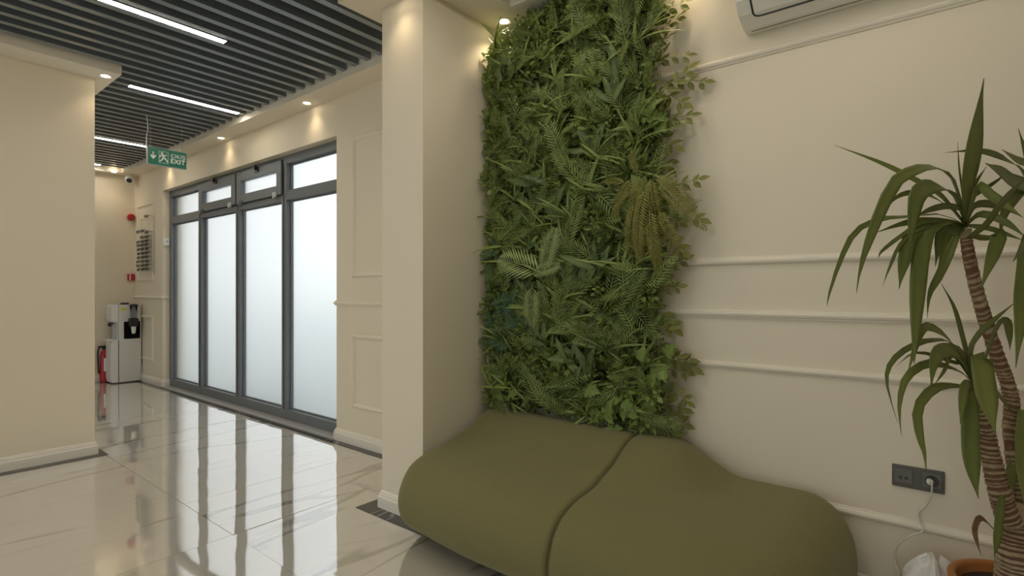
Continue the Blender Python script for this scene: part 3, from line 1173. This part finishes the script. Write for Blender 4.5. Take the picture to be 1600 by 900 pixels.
# trailing sprigs along the right edge
sprigs = [(1030, 60, .9), (1045, 90, .2), (1052, 125, .1), (1050, 140, -.6), (1040, 155, .7), (1046, 190, .3), (1040, 205, -.4), (1030, 215, -1.0), (1046, 300, .4), (1050, 318, -.4),
          (1035, 330, -.2), (1040, 345, -.7), (1035, 395, -.1), (1032, 415, -.6), (1030, 430, .4), (1025, 455, .2), (1030, 475, -.6), (1030, 520, .3), (1040, 540, -.4), (1030, 560, .2), (1042, 575, -.1),
          (1048, 590, -.6), (1030, 625, -.2), (1035, 645, -.6), (1030, 668, -.2), (1040, 678, -.5), (1010, 20, 1.1), (1035, 20, .4)]
for (px, py, ang) in sprigs:
    d = (YW - .10) / at(px, py, 1).y
    p = at(px, py, d) + Vector((-.05, R.uniform(-.02, .03), 0))
    if p.z < .66:
        ang = max(ang, -.25)
    place('leafy_sprig', R.choice(S_BIG), M['leaf_sprig'], p, ang + R.uniform(-.15, .15), R.uniform(.0, .25), R.uniform(.9, 1.15), R.uniform(-.3, .3))
for (px, py, a) in [(812, 60, .9), (828, 52, .7)]:
    d = (YW - .16) / at(px, py, 1).y
    place('leafy_sprig', S_BIG[2], M['leaf_sprig'], clampx(at(px, py + 25, d), .11), a, .2, .8)
# cascade of yellow fern
for (px, py, a, s) in [(985, 280, -2.3, 1), (1000, 275, -1.9, 1), (1015, 280, -1.4, 1.05), (1025, 275, -.5, .9), (1030, 285, -.8, 1.0), (1005, 300, -1.75, 1.05), (990, 320, -1.7, 1),
                       (1015, 330, -1.5, 1), (1030, 330, -1.2, .9), (1000, 350, -1.6, .9), (975, 285, 2.7, .7), (995, 270, 1.8, .6), (1020, 365, -1.4, .8), (985, 300, -2.8, .6)]:
    d = (YW - .235) / at(px, py, 1).y
    place('yellow_fern_frond', R.choice(Y_BIG), M['leaf_yellow'], at(px, py, d), a, R.uniform(.1, .35), s * .92, R.uniform(-.3, .3))
# pale palm fronds at the left
for (px, py, a, s) in [(845, 425, 2.75, .86), (850, 425, 1.35, .66), (830, 428, .35, .5), (832, 445, -1.65, .62)]:
    d = (YW - .25) / at(px, py, 1).y
    place('palm_frond', P_BIG, M['leaf_palm'], at(px, py, d), a, .20, s, 0)

# ------------------------------------------------------------------ air conditioner
ac = thing('air_conditioner', 'white wall mounted air conditioner at the top above the bench wall', 'air conditioner', (-.25, 2.40, 2.32))
AX0, AX1 = -.657, .19
prof = [(2.479, 2.32), (2.42, 2.322), (2.345, 2.352), (2.300, 2.395), (2.285, 2.45), (2.282, 2.55), (2.30, 2.598), (2.34, 2.615), (2.479, 2.615)]
fixn(obj('body', MB().prism_x(prof, AX0, AX1), M['acplastic'], ac, bevel=.010, seg=3))
import itertools
n_ = Vector((0, -.043, -.045)).normalized()


def acp(x, u):
    """point on the sloping underside, u from the wall edge to the front"""
    P = [(2.39, 2.334), (2.345, 2.352), (2.300, 2.395), (2.285, 2.45), (2.282, 2.55)]
    ln = [math.dist(P[i], P[i + 1]) for i in range(4)]
    i = 0
    while i < 3 and u > ln[i]:
        u -= ln[i]
        i += 1
    f_ = u / ln[i]
    return Vector((x, P[i][0] + (P[i + 1][0] - P[i][0]) * f_, P[i][1] + (P[i + 1][1] - P[i][1]) * f_))


pth = [acp(AX0 + .060, .115), acp(AX0 + .060, .07), acp(AX0 + .060, .045), acp(AX0 + .064, .033), acp(AX0 + .076, .026), acp(AX0 + .10, .024), acp(AX1 - .10, .024), acp(AX1 - .076, .026), acp(AX1 - .064, .033), acp(AX1 - .06, .045), acp(AX1 - .06, .115)]
obj('louvre_gap', MB().tube(pth, .0042, 6), M['black'], ac)
obj('white_bar', MB().box(AX0 + .012, AX0 + .05, 2.277, 2.286, 2.452, 2.462), M['signwhite'], ac)  # small white bar near the left end of the front
obj('drain_slot', MB().box(AX0 + .03, AX1 - .03, 2.440, 2.442, 2.3195, 2.324), M['black'], ac)

# ------------------------------------------------------------------ exit sign
XS = -5.67
sign = thing('exit_sign', 'green hanging exit sign with running figure and down arrow', 'exit sign', (XS, 1.89, 2.38))
SY0, SY1, SZ0, SZ1 = 1.735, 2.055, 2.378, 2.532
obj('case', MB().box(XS - .035, XS - .004, SY0 - .006, SY1 + .004, SZ0 - .004, SZ1 + .004), M['greyplastic'], sign, bevel=.003)
face = obj('face', MB().box(XS - .006, XS, SY0, SY1, SZ0, SZ1), M['signgreen'], sign)
EX, EY, EZ = (0, 1, 0), (0, 0, 1), (1, 0, 0)
so = (XS, SY0, SZ0)
arrow = [(.036, .115), (.046, .115), (.046, .075), (.062, .09), (.062, .072), (.041, .045), (.020, .072), (.020, .09), (.036, .075)]
obj('arrow', MB().prism(arrow, so, EX, EY, EZ, .0012), M['signwhite'], face)
pb = MB()
for a in ([(.090, .022), (.165, .022), (.165, .025), (.090, .025)], [(.090, .128), (.165, .128), (.165, .131), (.090, .131)],
          [(.087, .022), (.090, .022), (.090, .131), (.087, .131)], [(.162, .022), (.165, .022), (.165, .131), (.162, .131)]):
    pb.prism(a, so, EX, EY, EZ, .001)
obj('pictogram_border', pb, M['signwhite'], face)


def limb(mb, p, q, w0, w1):
    p, q = Vector(p), Vector(q)
    d = (q - p).normalized()
    nn = Vector((-d.y, d.x))
    mb.prism([tuple(p + nn * w0), tuple(p - nn * w0), tuple(q - nn * w1), tuple(q + nn * w1)], so, EX, EY, EZ, .0012)


fg = MB()
fg.prism([(.112 + .0095 * math.cos(a * .5236), .112 + .0095 * math.sin(a * .5236)) for a in range(12)], so, EX, EY, EZ, .0012)
limb(fg, (.116, .102), (.130, .070), .012, .011)
limb(fg, (.116, .100), (.098, .088), .005, .005)
limb(fg, (.098, .088), (.096, .072), .005, .004)
limb(fg, (.122, .098), (.142, .094), .005, .005)
limb(fg, (.142, .094), (.152, .104), .005, .004)
limb(fg, (.128, .074), (.112, .052), .008, .006)
limb(fg, (.112, .052), (.094, .036), .006, .005)
limb(fg, (.130, .072), (.148, .058), .008, .006)
limb(fg, (.148, .058), (.160, .034), .006, .005)
obj('running_figure', fg, M['signwhite'], face)


def text(body, size, origin, parent, name, bold=.0):
    cu = bpy.data.curves.new(name, 'FONT')
    cu.body = body
    cu.size = size
    cu.extrude = .0006
    cu.offset = bold
    cu.space_character = 1.08
    o = bpy.data.objects.new(name, cu)
    COL.objects.link(o)
    bpy.context.view_layer.update()
    dg = bpy.context.evaluated_depsgraph_get()
    me = bpy.data.meshes.new_from_object(o.evaluated_get(dg))
    bpy.data.objects.remove(o)
    m = Matrix(((0, 0, 1, origin[0]), (1, 0, 0, origin[1]), (0, 1, 0, origin[2]), (0, 0, 0, 1)))
    me.transform(m)
    return link(name, me, M['signwhite'], parent)


text('ÇIKIŞ', .048, (XS + .0008, SY0 + .184, SZ0 + .088), face, 'lettering', .0004)
text('EXIT', .058, (XS + .0008, SY0 + .182, SZ0 + .036), face, 'lettering', .0014)
for y, nm in ((SY0 + .025, 'chain'), (SY1 - .035, 'chain')):
    ch = MB()
    z = SZ1
    i = 0
    while z < ZL + .03:
        a = .0035
        pts = []
        for q in range(9):
            w = q / 8 * 2 * math.pi
            off = a * math.cos(w)
            pts.append((XS - .02 + (off if i % 2 else 0), y + (0 if i % 2 else off), z + .008 + .009 * math.sin(w)))
        ch.tube(pts, .0011, 4)
        z += .0145
        i += 1
    obj(nm, ch, M['metal'], sign)
cb = [(XS - .02, SY0 - .004, SZ1 - .01), (XS - .02, SY0 - .006, SZ1 + .08), (XS - .02, SY0 + .004, SZ1 + .17), (XS - .02, SY0 - .002, SZ1 + .25), (XS - .02, SY0 - .012, ZL + .05)]
obj('power_cable', MB().tube(spline(cb, 20), .0045, 6), M['whiteplastic'], sign, smooth=True)

# ------------------------------------------------------------------ water dispenser
DX0, DX1 = -8.53, -8.31
wd = thing('water_dispenser', 'white floor standing water dispenser in the far corner', 'water dispenser', (-8.49, 2.30, 0))
fixn(obj('cabinet', MB().prism_x([(2.465, .012), (2.465, 1.018), (2.215, 1.022), (2.215, .012)], DX0, DX1), M['whitemetal'], wd, bevel=.006))
fixn(obj('door', MB().prism_x([(2.213, .012), (2.213, .555), (2.150, .555), (2.135, .545), (2.130, .50), (2.130, .07), (2.137, .02), (2.15, .012)], DX0, DX1), M['whiteplastic'], wd, bevel=.008))
fixn(obj('head', MB().prism_x([(2.213, .80), (2.213, 1.025), (2.165, 1.025), (2.142, 1.015), (2.135, .99), (2.135, .83), (2.16, .80)], DX0, DX1), M['whiteplastic'], wd, bevel=.006))
obj('recess', MB().box(DX0 + .02, DX1 - .02, 2.195, 2.213, .575, .80), M['greyplastic'], wd)
obj('drip_tray', MB().box(DX0 + .01, DX1 - .006, 2.095, 2.213, .557, .574), M['whiteplastic'], wd, bevel=.005)
obj('tap', MB().tube([(-8.45, 2.195, .775), (-8.45, 2.165, .775), (-8.45, 2.16, .74)], .012, 8), M['black'], wd)
obj('tap', MB().tube([(-8.53, 2.195, .775), (-8.53, 2.165, .775), (-8.53, 2.16, .74)], .012, 8), M['black'], wd)
obj('side_seam', MB().box(DX1 - .002, DX1 + .001, 2.2125, 2.2165, .02, .56), M['black'], wd)
obj('sticker', MB().box(DX1 - .001, DX1 + .0012, 2.235, 2.295, .945, .985), M['yellow'], wd)
obj('backplate', MB().box(DX1, DX1 + .004, 2.27, 2.45, .575, .80), M['clearplastic'], wd)
obj('power_cord', MB().tube(spline([(-8.34, 2.466, .22), (-8.30, 2.472, .16), (-8.28, 2.455, .06), (-8.30, 2.44, .008), (-8.36, 2.455, .006)], 16), .005, 6), M['cord'], wd, smooth=True)
cy_ = 2.365
cd = obj('cup_dispenser', MB().box(DX1 + .001, DX1 + .082, cy_ - .052, cy_ + .048, .735, .846), M['black'], wd, bevel=.012)
obj('tube', MB().lathe([(.030, .84), (.036, .90), (.040, 1.0), (.038, 1.0), (.034, .90), (.028, .84)], (DX1 + .046, cy_, 0), 20), M['clearplastic'], cd, smooth=True)
obj('lid', MB().lathe([(.001, 1.034), (.040, 1.028), (.050, 1.012), (.050, .998), (.001, .996)][::-1], (DX1 + .052, cy_, 0), 20), M['black'], cd)
obj('lever', MB().box(DX1 + .03, DX1 + .05, cy_ + .048, cy_ + .075, .79, .805), M['black'], cd)
obj('cup', MB().lathe([(.020, .645), (.030, .735), (.028, .735), (.018, .647)], (DX1 + .044, cy_, 0), 16), M['signwhite'], cd)
kn = tag(obj('black_cap', MB().lathe([(.001, 0), (.048, 0), (.050, .012), (.040, .024), (.001, .026)], (-8.42, 2.31, 1.0235), 20), M['black']),
         'round black cap lying on top of the water dispenser', 'cap')

# ------------------------------------------------------------------ fire extinguisher
fe = thing('fire_extinguisher', 'red fire extinguisher standing behind the water dispenser', 'fire extinguisher', (-8.582, 2.128, 0))
ex, ey = -8.582, 2.128
obj('cylinder', MB().lathe([(.042, .002), (.047, .012), (.049, .05), (.049, .34), (.042, .385), (.026, .415), (.020, .43)], (ex, ey, 0), 24), M['red'], fe, smooth=True)
obj('valve', MB().lathe([(.018, .43), (.022, .45), (.016, .47)], (ex, ey, 0), 12).box(ex - .012, ex + .012, ey - .07, ey + .03, .468, .482), M['black'], fe)
obj('hose', MB().tube(spline([(ex, ey - .02, .455), (ex + .005, ey - .05, .47), (ex + .01, ey - .07, .40), (ex + .012, ey - .068, .25), (ex + .01, ey - .06, .12)], 22), .010, 8), M['black'], fe, smooth=True)
lb = MB()
n0 = 9
ang = [math.radians(-20 + 75 * i / (n0 - 1)) for i in range(n0)]
lb.add([(ex + .0503 * math.cos(a), ey + .0503 * math.sin(a), z) for z in (.15, .32) for a in ang], [(i, i + 1, n0 + i + 1, n0 + i) for i in range(n0 - 1)])
obj('paper_label', lb, M['signwhite'], fe)

# ------------------------------------------------------------------ things on the far walls
sr = thing('alarm_siren', 'red fire alarm sounder high on the far wall', 'alarm', (XF, 2.435, 2.21))
obj('base', MB().lathe([(.044, 0), (.044, .02), (.040, .026)], (XF, 2.437, 2.21), 24, 'x'), M['red'], sr)
obj('horn', MB().lathe([(.036, .026), (.042, .045), (.042, .075), (.034, .085), (.012, .088)], (XF, 2.425, 2.212), 24, 'x'), M['red'], sr)
cp = thing('call_point', 'red square fire call point low on the far wall', 'call point', (XF, 2.44, 1.39))
obj('housing', MB().box(XF, XF + .045, 2.395, 2.474, 1.345, 1.435), M['red'], cp, bevel=.005)
obj('glass_window', MB().box(XF + .044, XF + .047, 2.412, 2.425, 1.352, 1.428), M['signwhite'], cp)
sc_ = thing('security_camera', 'white dome security camera under the soffit in the far corner', 'security camera', (-8.48, 2.385, ZS))
obj('mount', MB().lathe([(.040, 0), (.042, -.012), (.034, -.022), (.026, -.024)][::-1], (-8.48, 2.385, ZS), 20), M['whiteplastic'], sc_, smooth=True)
ct = Vector((-8.465, 2.375, ZS - .062))
dr = Vector((.75, -.25, -.55)).normalized()
obj('body', MB().tube([ct - dr * .05, ct - dr * .045, ct, ct + dr * .04, ct + dr * .046], [.02, .046, .054, .048, .04], 18), M['whiteplastic'], sc_, smooth=True)
obj('lens', MB().tube([ct + dr * .04, ct + dr * .050], [.036, .030], 16), M['black'], sc_)
sw = thing('wall_switch_box', 'small white switch box on the window reveal', 'switch', (WX0 + .02, 2.51, 1.82))
obj('case', MB().box(WX0, WX0 + .03, 2.478, 2.545, 1.775, 1.87), M['whiteplastic'], sw, bevel=.004)
obj('button', MB().box(WX0 + .03, WX0 + .033, 2.512, 2.522, 1.815, 1.830), M['black'], sw)

# eyewear rack
rk = thing('eyewear_rack', 'slim clear rack holding rows of spectacles beside the window', 'rack', (-8.15, 2.47, 1.43))
rows_z = [2.154, 1.975, 1.949, 1.891, 1.838, 1.792, 1.739, 1.685, 1.632, 1.578, 1.525, 1.476]
for z in rows_z:
    obj('rod', MB().box(-8.34, -7.87, YW - .022, YW - .012, z - .012, z - .008), M['clearplastic'], rk)
for x in (-8.34, -7.87):
    obj('upright', MB().box(x - .003, x + .003, YW - .012, YW - .001, 1.42, 2.18), M['clearplastic'], rk)
sp = MB()
for s in (-1, 1):
    pts = [(s * .032 + .026 * math.cos(a), 0, .017 * math.sin(a)) for a in [q / 10 * 2 * math.pi for q in range(11)]]
    sp.tube(pts, .0042, 5)
    sp.tube([(s * .058, 0, .008), (s * .064, .004, .008), (s * .064, .045, .006)], .0028, 5)
sp.tube([(-.008, 0, .006), (0, -.002, .009), (.008, 0, .006)], .0028, 5)
sp.tube([(-.06, 0, .012), (.06, 0, .012)], .0035, 5)
spm = sp.mesh('spectacles')
spm.materials.append(M['black'])
show = {0: [2], 1: [0, 1], 2: [2], 3: [1, 2]}
for ri, z in enumerate(rows_z):
    for ci in show.get(ri, [0, 1, 2]):
        o = bpy.data.objects.new('spectacles', spm)
        COL.objects.link(o)
        o.location = (-8.27 + .155 * ci + R.uniform(-.006, .006), YW - .062 + R.uniform(-.003, .003), z + .010)
        o.rotation_euler = (R.uniform(-.12, .02), R.uniform(-.06, .06), R.uniform(-.08, .08))
        ordinal = ['top', 'second', 'third', 'fourth', 'fifth', 'sixth', 'seventh', 'eighth', 'ninth', 'tenth', 'eleventh', 'bottom'][ri]
        tag(o, 'dark spectacles %s in the %s row of the wall rack' % (['at left', 'in the middle', 'at right'][ci], ordinal), 'spectacles', 'spectacles in rows on the wall rack')

# ------------------------------------------------------------------ wall socket, cord and bag
ot = thing('wall_socket', 'dark grey double wall socket with a plug below the mouldings', 'socket', (-.058, YW, .507))
obj('plate', MB().box(-.135, .020, YW - .009, YW, .466, .548), M['outlet'], ot, bevel=.003)
for x, nm in ((-.100, 'data_insert'), (-.016, 'socket_insert')):
    ins_ = obj(nm, MB().box(x - .028, x + .028, YW - .0125, YW - .008, .481, .535), M['outlet_in'], ot, bevel=.002)
    if nm == 'data_insert':
        obj('port', MB().box(x - .013, x - .004, YW - .0135, YW - .012, .498, .508), M['black'], ins_)
        obj('port', MB().box(x + .004, x + .013, YW - .0135, YW - .012, .498, .508), M['black'], ins_)
    else:
        obj('recess', MB().lathe([(.021, -.0135), (.021, -.012)], (x, YW, .508), 24, 'y'), M['black'], ins_)
crd = thing('power_cord', 'thin white power cord hanging from the wall socket', 'cord', (-.05, YW - .03, .1))
obj('plug', MB().lathe([(.006, -.044), (.009, -.038), (.011, -.026), (.011, -.0145)], (-.022, YW, .508), 16, 'y'), M['cord'], crd, smooth=True)


def onw(px, py, y):
    q = at(px, py, 1)
    return at(px, py, y / q.y)


cp_ = [(-.022, YW - .044, .508), onw(1456, 752, YW - .065), onw(1455, 775, YW - .05), onw(1447, 790, YW - .03), onw(1436, 800, YW - .012), onw(1436, 812, YW - .012), onw(1443, 829, YW - .03),
       onw(1424, 837, YW - .04), onw(1402, 853, YW - .03), onw(1398, 875, YW - .03), onw(1404, 897, YW - .05), onw(1402, 930, YW - .06), (-.14, 2.41, .006), (-.20, 2.40, .006)]
obj('cable', MB().tube(spline(cp_, 70), .0032, 6), M['cord'], crd, smooth=True)

bagm = MB()
nu, nv = 34, 20
bc = Vector((-.012, 2.355, .0))
for j in range(nv + 1):
    ph = j / nv
    for i in range(nu):
        th = 2 * math.pi * i / nu
        prof_r = .082 * (math.sin(math.pi * (ph * .90 + .09)) ** .45)
        cr = 1 + .10 * math.sin(th * 3 + ph * 7) + .09 * abs(math.sin(th * 5 + 3 * ph)) + .07 * math.sin(th * 8 - ph * 13)
        rr = prof_r * cr
        zz = .004 + .268 * ph + (.018 * math.sin(th * 4 + 1) if 0 < j else 0) * ph
        bagm.v.append((bc.x + rr * math.cos(th), bc.y + rr * .85 * math.sin(th), zz))
for j in range(nv):
    for i in range(nu):
        bagm.f.append((j * nu + i, j * nu + (i + 1) % nu, (j + 1) * nu + (i + 1) % nu, (j + 1) * nu + i))
bagm.f += [tuple(range(nu - 1, -1, -1)), tuple(range(nv * nu, (nv + 1) * nu))]
tag(obj('plastic_bag', bagm, M['bag']), 'crumpled white plastic bag on the floor beside the plant pot', 'bag')

# ------------------------------------------------------------------ potted yucca
PD = 1.60
pc = at(1592, 915, PD)
pcx, pcy, prz = pc.x, pc.y, pc.z
yu = thing('potted_yucca', 'tall yucca plant with three ringed trunks in an orange brown pot', 'plant', (pcx, pcy, 0))
pot = obj('pot', MB().lathe([(.105, .003), (.112, .01), (.150, prz - .05), (.152, prz - .045), (.164, prz - .04), (.168, prz - .006), (.163, prz), (.150, prz), (.145, prz - .01), (.14, prz - .06), (.001, prz - .06)], (pcx, pcy, 0), 40), M['pot'], yu, smooth=True)
obj('soil', MB().lathe([(.139, prz - .055), (.138, prz - .030), (.09, prz - .022), (.001, prz - .018)], (pcx, pcy, 0), 28), M['soil'], pot, smooth=True)


def trunk(pix, rad, seed):
    rr = random.Random(seed)
    pts = spline([at(px, py, d) for px, py, d in pix], 26)
    # ringed bark: fine stations with ridges
    dense = spline(pts, 150)
    mb = MB()
    rads = []
    tint = []
    L0 = 0
    ring = 0
    for i, p in enumerate(dense):
        if i:
            L0 += (dense[i] - dense[i - 1]).length
        u = i / 149
        ph = (L0 / .0150 + .25 * math.sin(L0 * 90)) % 1.0
        r0 = rad[0] + (rad[1] - rad[0]) * u
        rads.append(r0 * (1 + (.07 if ph < .35 else -.05)))
        tint.append(.6 if u > .955 else (.55 if ph < .42 else 0.0))
    mb.tube(dense, rads, 12)
    # tilt rings a little so that they look natural
    for i in range(len(dense)):
        for k_ in range(12):
            j = i * 12 + k_
            v = Vector(mb.v[j])
            v.z += .004 * math.sin(k_ / 12 * 2 * math.pi + i * .06 + seed) + rr.uniform(-.0015, .0015)
            mb.v[j] = tuple(v)
    mb.t = [t_ for t_ in tint for _ in range(12)]
    return obj('trunk', mb, M['bark'], yu, smooth=True)


trunk([(1597, 915, 1.60), (1594, 880, 1.60), (1590, 845, 1.60), (1586, 815, 1.60), (1578, 795, 1.60)], (.062, .038), 1)
trunk([(1580, 815, 1.58), (1570, 795, 1.58), (1556, 745, 1.57), (1545, 700, 1.57), (1538, 665, 1.57), (1530, 630, 1.57), (1524, 600, 1.57)], (.030, .019), 2)
trunk([(1594, 830, 1.63), (1592, 770, 1.63), (1586, 720, 1.63), (1580, 670, 1.63), (1581, 630, 1.63), (1573, 595, 1.63), (1556, 550, 1.63), (1538, 495, 1.62), (1524, 445, 1.61), (1513, 395, 1.60), (1508, 358, 1.60)], (.024, .015), 3)
trunk([(1598, 885, 1.61), (1601, 845, 1.645), (1606, 790, 1.68), (1618, 640, 1.70), (1622, 500, 1.70), (1622, 390, 1.70), (1620, 335, 1.70)], (.024, .016), 4)


def yleaf(pix, width, d0=1.6, d1=1.5, mt='yucca', tw=0.0):
    """strap leaf along photograph positions, from its base at depth d0 to its tip at depth d1"""
    n = len(pix)
    pts = []
    for i, (px, py) in enumerate(pix):
        pts.append(at(px, py, d0 + (d1 - d0) * i / (n - 1)))
    P = spline(pts, 14)
    mb = MB()
    t = []
    W2 = width / 832 * 1.40 / 2
    for i, p in enumerate(P):
        u = i / 13
        tg = (P[min(i + 1, 13)] - P[max(i - 1, 0)]).normalized()
        view = Vector((-SY, CY, 0))
        side = tg.cross(view)
        if side.length < .05:
            side = Vector((CY, SY, 0))
        side.normalize()
        roll = 1.15 - .95 * smoothstep(.22, .58, u) if n >= 6 else .35
        side = (Matrix.Rotation(tw + roll, 3, tg) @ side)
        nn = side.cross(tg).normalized()
        if nn.dot(view) > 0:
            nn = -nn
        w = W2 * ((.5 + .5 * smoothstep(0, .35, u)) if width < 40 else (.28 + .72 * smoothstep(0, .55, u))) * (1 - smoothstep(.58, 1.04, u))
        fold = .18 * w
        for q in (-1, -.5, 0, .5, 1):
            mb.v.append(tuple(p + side * (w * q) + nn * (fold * abs(q))))
            t.append(.28 + .25 * (1 - abs(q)) + .15 * (1 - u))
    for i in range(13):
        for q in range(4):
            a = i * 5 + q
            mb.f.append((a, a + 1, a + 6, a + 5))
    mb.t = t
    o = obj('leaf' if mt == 'yucca' else 'dry_leaf', mb, M[mt], yu, smooth=True)
    s_ = o.modifiers.new('thickness', 'SOLIDIFY')
    s_.thickness = .0012
    return o


def cr5(pts):
    return [(1280 + x / 2.647, 120 + y / 2.647) for x, y in pts]


def cr6(pts):
    return [(1340 + x / 3.215, 420 + y / 3.215) for x, y in pts]


def cr8(pts):
    return [(1460 + x / 3.75, 180 + y / 3.75) for x, y in pts]


H1 = (1508, 352)
yleaf([(1507, 350), (1509, 290), (1521, 215), (1537, 122)], 44, 1.6, 1.56)
yleaf([H1] + cr5([(500, 490), (400, 430), (250, 355), (62, 283)]), 13, 1.6, 1.66)
yleaf([H1] + cr5([(565, 460), (520, 395), (455, 375), (380, 393), (310, 440), (250, 560), (200, 690), (170, 790), (153, 897)]), 21, 1.6, 1.46)
yleaf([H1] + cr5([(560, 500), (500, 458), (440, 460), (400, 500), (382, 620), (368, 760)]), 30, 1.6, 1.44)
yleaf([H1] + cr5([(540, 600), (450, 640), (425, 700), (410, 800), (400, 950), (395, 1100), (392, 1190)]), 27, 1.6, 1.45)
yleaf([H1] + cr5([(500, 570), (360, 581), (250, 590), (150, 640), (90, 750), (40, 900), (33, 950)]), 10, 1.6, 1.5)
yleaf([H1] + cr5([(530, 600), (420, 595), (330, 612), (220, 650)]), 12, 1.6, 1.55)
yleaf([H1] + cr5([(540, 545), (450, 490), (370, 480), (310, 505), (270, 560)]), 10, 1.6, 1.58)
yleaf([H1] + cr5([(560, 640), (520, 635), (495, 690), (480, 785)]), 22, 1.6, 1.55)
yleaf([H1] + cr5([(570, 660), (530, 750), (490, 830), (455, 900), (446, 1000)]), 14, 1.6, 1.52)
yleaf([H1] + cr5([(400, 640), (350, 760), (330, 880)]), 22, 1.6, 1.48)
yleaf([H1] + cr5([(440, 600), (350, 650), (260, 720), (243, 755)]), 7, 1.6, 1.5)
yleaf([H1] + cr5([(450, 620), (345, 680), (290, 790), (263, 865)]), 6, 1.6, 1.48)
yleaf([H1] + cr5([(620, 490), (650, 430), (692, 370)]), 10, 1.6, 1.68)
yleaf([(1512, 372)] + cr8([(290, 640), (360, 545), (440, 450), (540, 360)]), 25, 1.58, 1.42)
yleaf([H1] + cr8([(160, 555), (60, 535), (-40, 560), (-120, 600)]), 12, 1.6, 1.5)
yleaf([H1] + cr8([(250, 420), (330, 470), (420, 530), (520, 600)]), 16, 1.6, 1.52)
yleaf([H1] + cr8([(230, 530), (330, 520), (420, 545), (520, 600)]), 14, 1.6, 1.66)
yleaf([H1] + cr8([(260, 580), (360, 600), (450, 650), (540, 720)]), 13, 1.6, 1.5)
yleaf([H1] + cr8([(240, 650), (330, 665), (430, 700), (540, 740)]), 9, 1.6, 1.55)
yleaf([(1510, 365)] + cr8([(300, 715), (370, 700), (350, 780), (310, 900), (270, 1030)]), 24, 1.6, 1.52)
yleaf([H1] + cr8([(200, 500), (230, 470), (370, 380), (420, 330)]), 9, 1.6, 1.72)
yleaf([H1] + cr8([(100, 700), (60, 800), (20, 890)]), 18, 1.6, 1.66)
yleaf([(1509, 340), (1503, 300), (1498, 262), (1496, 222)], 5, 1.6, 1.62)
# right hand head, mostly beyond the picture
H3 = (1622, 335)
yleaf([H3] + cr8([(520, 340), (430, 270), (330, 225), (220, 208), (62, 220)]), 14, 1.7, 1.62)
yleaf([H3] + cr8([(540, 430), (450, 390), (370, 330), (295, 280)]), 34, 1.7, 1.55)
yleaf([H3] + cr8([(560, 320), (470, 260), (393, 200)]), 18, 1.7, 1.6)
yleaf([(1622, 320), (1606, 260), (1591, 201)], 20, 1.7, 1.66)
yleaf([H3] + cr8([(560, 720), (520, 780), (458, 858)]), 20, 1.7, 1.5)
yleaf([H3, (1607, 380), (1600, 440), (1594, 500), (1587, 575)], 30, 1.7, 1.48)
yleaf([H3, (1605, 300), (1590, 300), (1570, 330), (1560, 375)], 22, 1.7, 1.6)
yleaf([H3, (1660, 260), (1700, 200), (1740, 160)], 24, 1.7, 1.6)
yleaf([H3, (1670, 330), (1720, 350), (1760, 430)], 22, 1.7, 1.6)
yleaf([H3, (1640, 380), (1650, 470), (1655, 560)], 24, 1.7, 1.55)
# lower head
H2 = (1524, 604)
yleaf([H2] + cr6([(555, 470), (520, 330), (480, 190), (420, 75)]), 13, 1.57, 1.6)
yleaf([H2] + cr6([(540, 480), (450, 350), (360, 292), (315, 315), (275, 440), (250, 530)]), 15, 1.57, 1.45)
yleaf([H2] + cr6([(480, 385), (400, 360), (310, 372), (210, 425), (152, 500), (150, 600), (200, 770)]), 10, 1.57, 1.47)
yleaf([H2] + cr6([(530, 530), (440, 490), (340, 478), (240, 550), (208, 690), (220, 840)]), 14, 1.57, 1.42)
yleaf([H2] + cr6([(520, 440), (430, 410), (385, 460), (367, 605)]), 25, 1.57, 1.44)
yleaf([H2] + cr6([(540, 595), (450, 588), (370, 610), (300, 700), (308, 830), (335, 930), (345, 1035)]), 16, 1.57, 1.42)
yleaf([H2, (1530, 556), (1537, 600), (1545, 640), (1556, 680)], 32, 1.57, 1.44)
yleaf([H2, (1516, 625), (1515, 690), (1520, 740), (1529, 780)], 26, 1.57, 1.44)
yleaf([H2, (1508, 600), (1503, 630), (1500, 664)], 14, 1.57, 1.47)
yleaf([H2] + cr6([(560, 420), (600, 330), (680, 255), (792, 168)]), 18, 1.57, 1.46)
yleaf([H2] + cr6([(690, 300), (745, 260), (762, 340), (765, 410)]), 13, 1.57, 1.62)
yleaf([H2] + cr6([(520, 480), (480, 470), (300, 420), (190, 490)]), 7, 1.57, 1.55)
yleaf([H2] + cr6([(480, 440), (430, 520), (380, 590)]), 6, 1.57, 1.52)
yleaf([(1578, 640), (1562, 620), (1552, 605)], 9, 1.62, 1.55)
yleaf([(1596, 640), (1598, 690), (1600, 740), (1600, 790)], 26, 1.6, 1.5)
yleaf([(1566, 765), (1562, 800), (1557, 845), (1553, 870)], 13, 1.56, 1.48)
yleaf([(1588, 700), (1580, 735), (1574, 765), (1570, 795)], 18, 1.62, 1.62)
yleaf([(1570, 848), (1550, 825), (1531, 809), (1522, 826), (1526, 848), (1533, 868)], 10, 1.56, 1.44, 'dry')
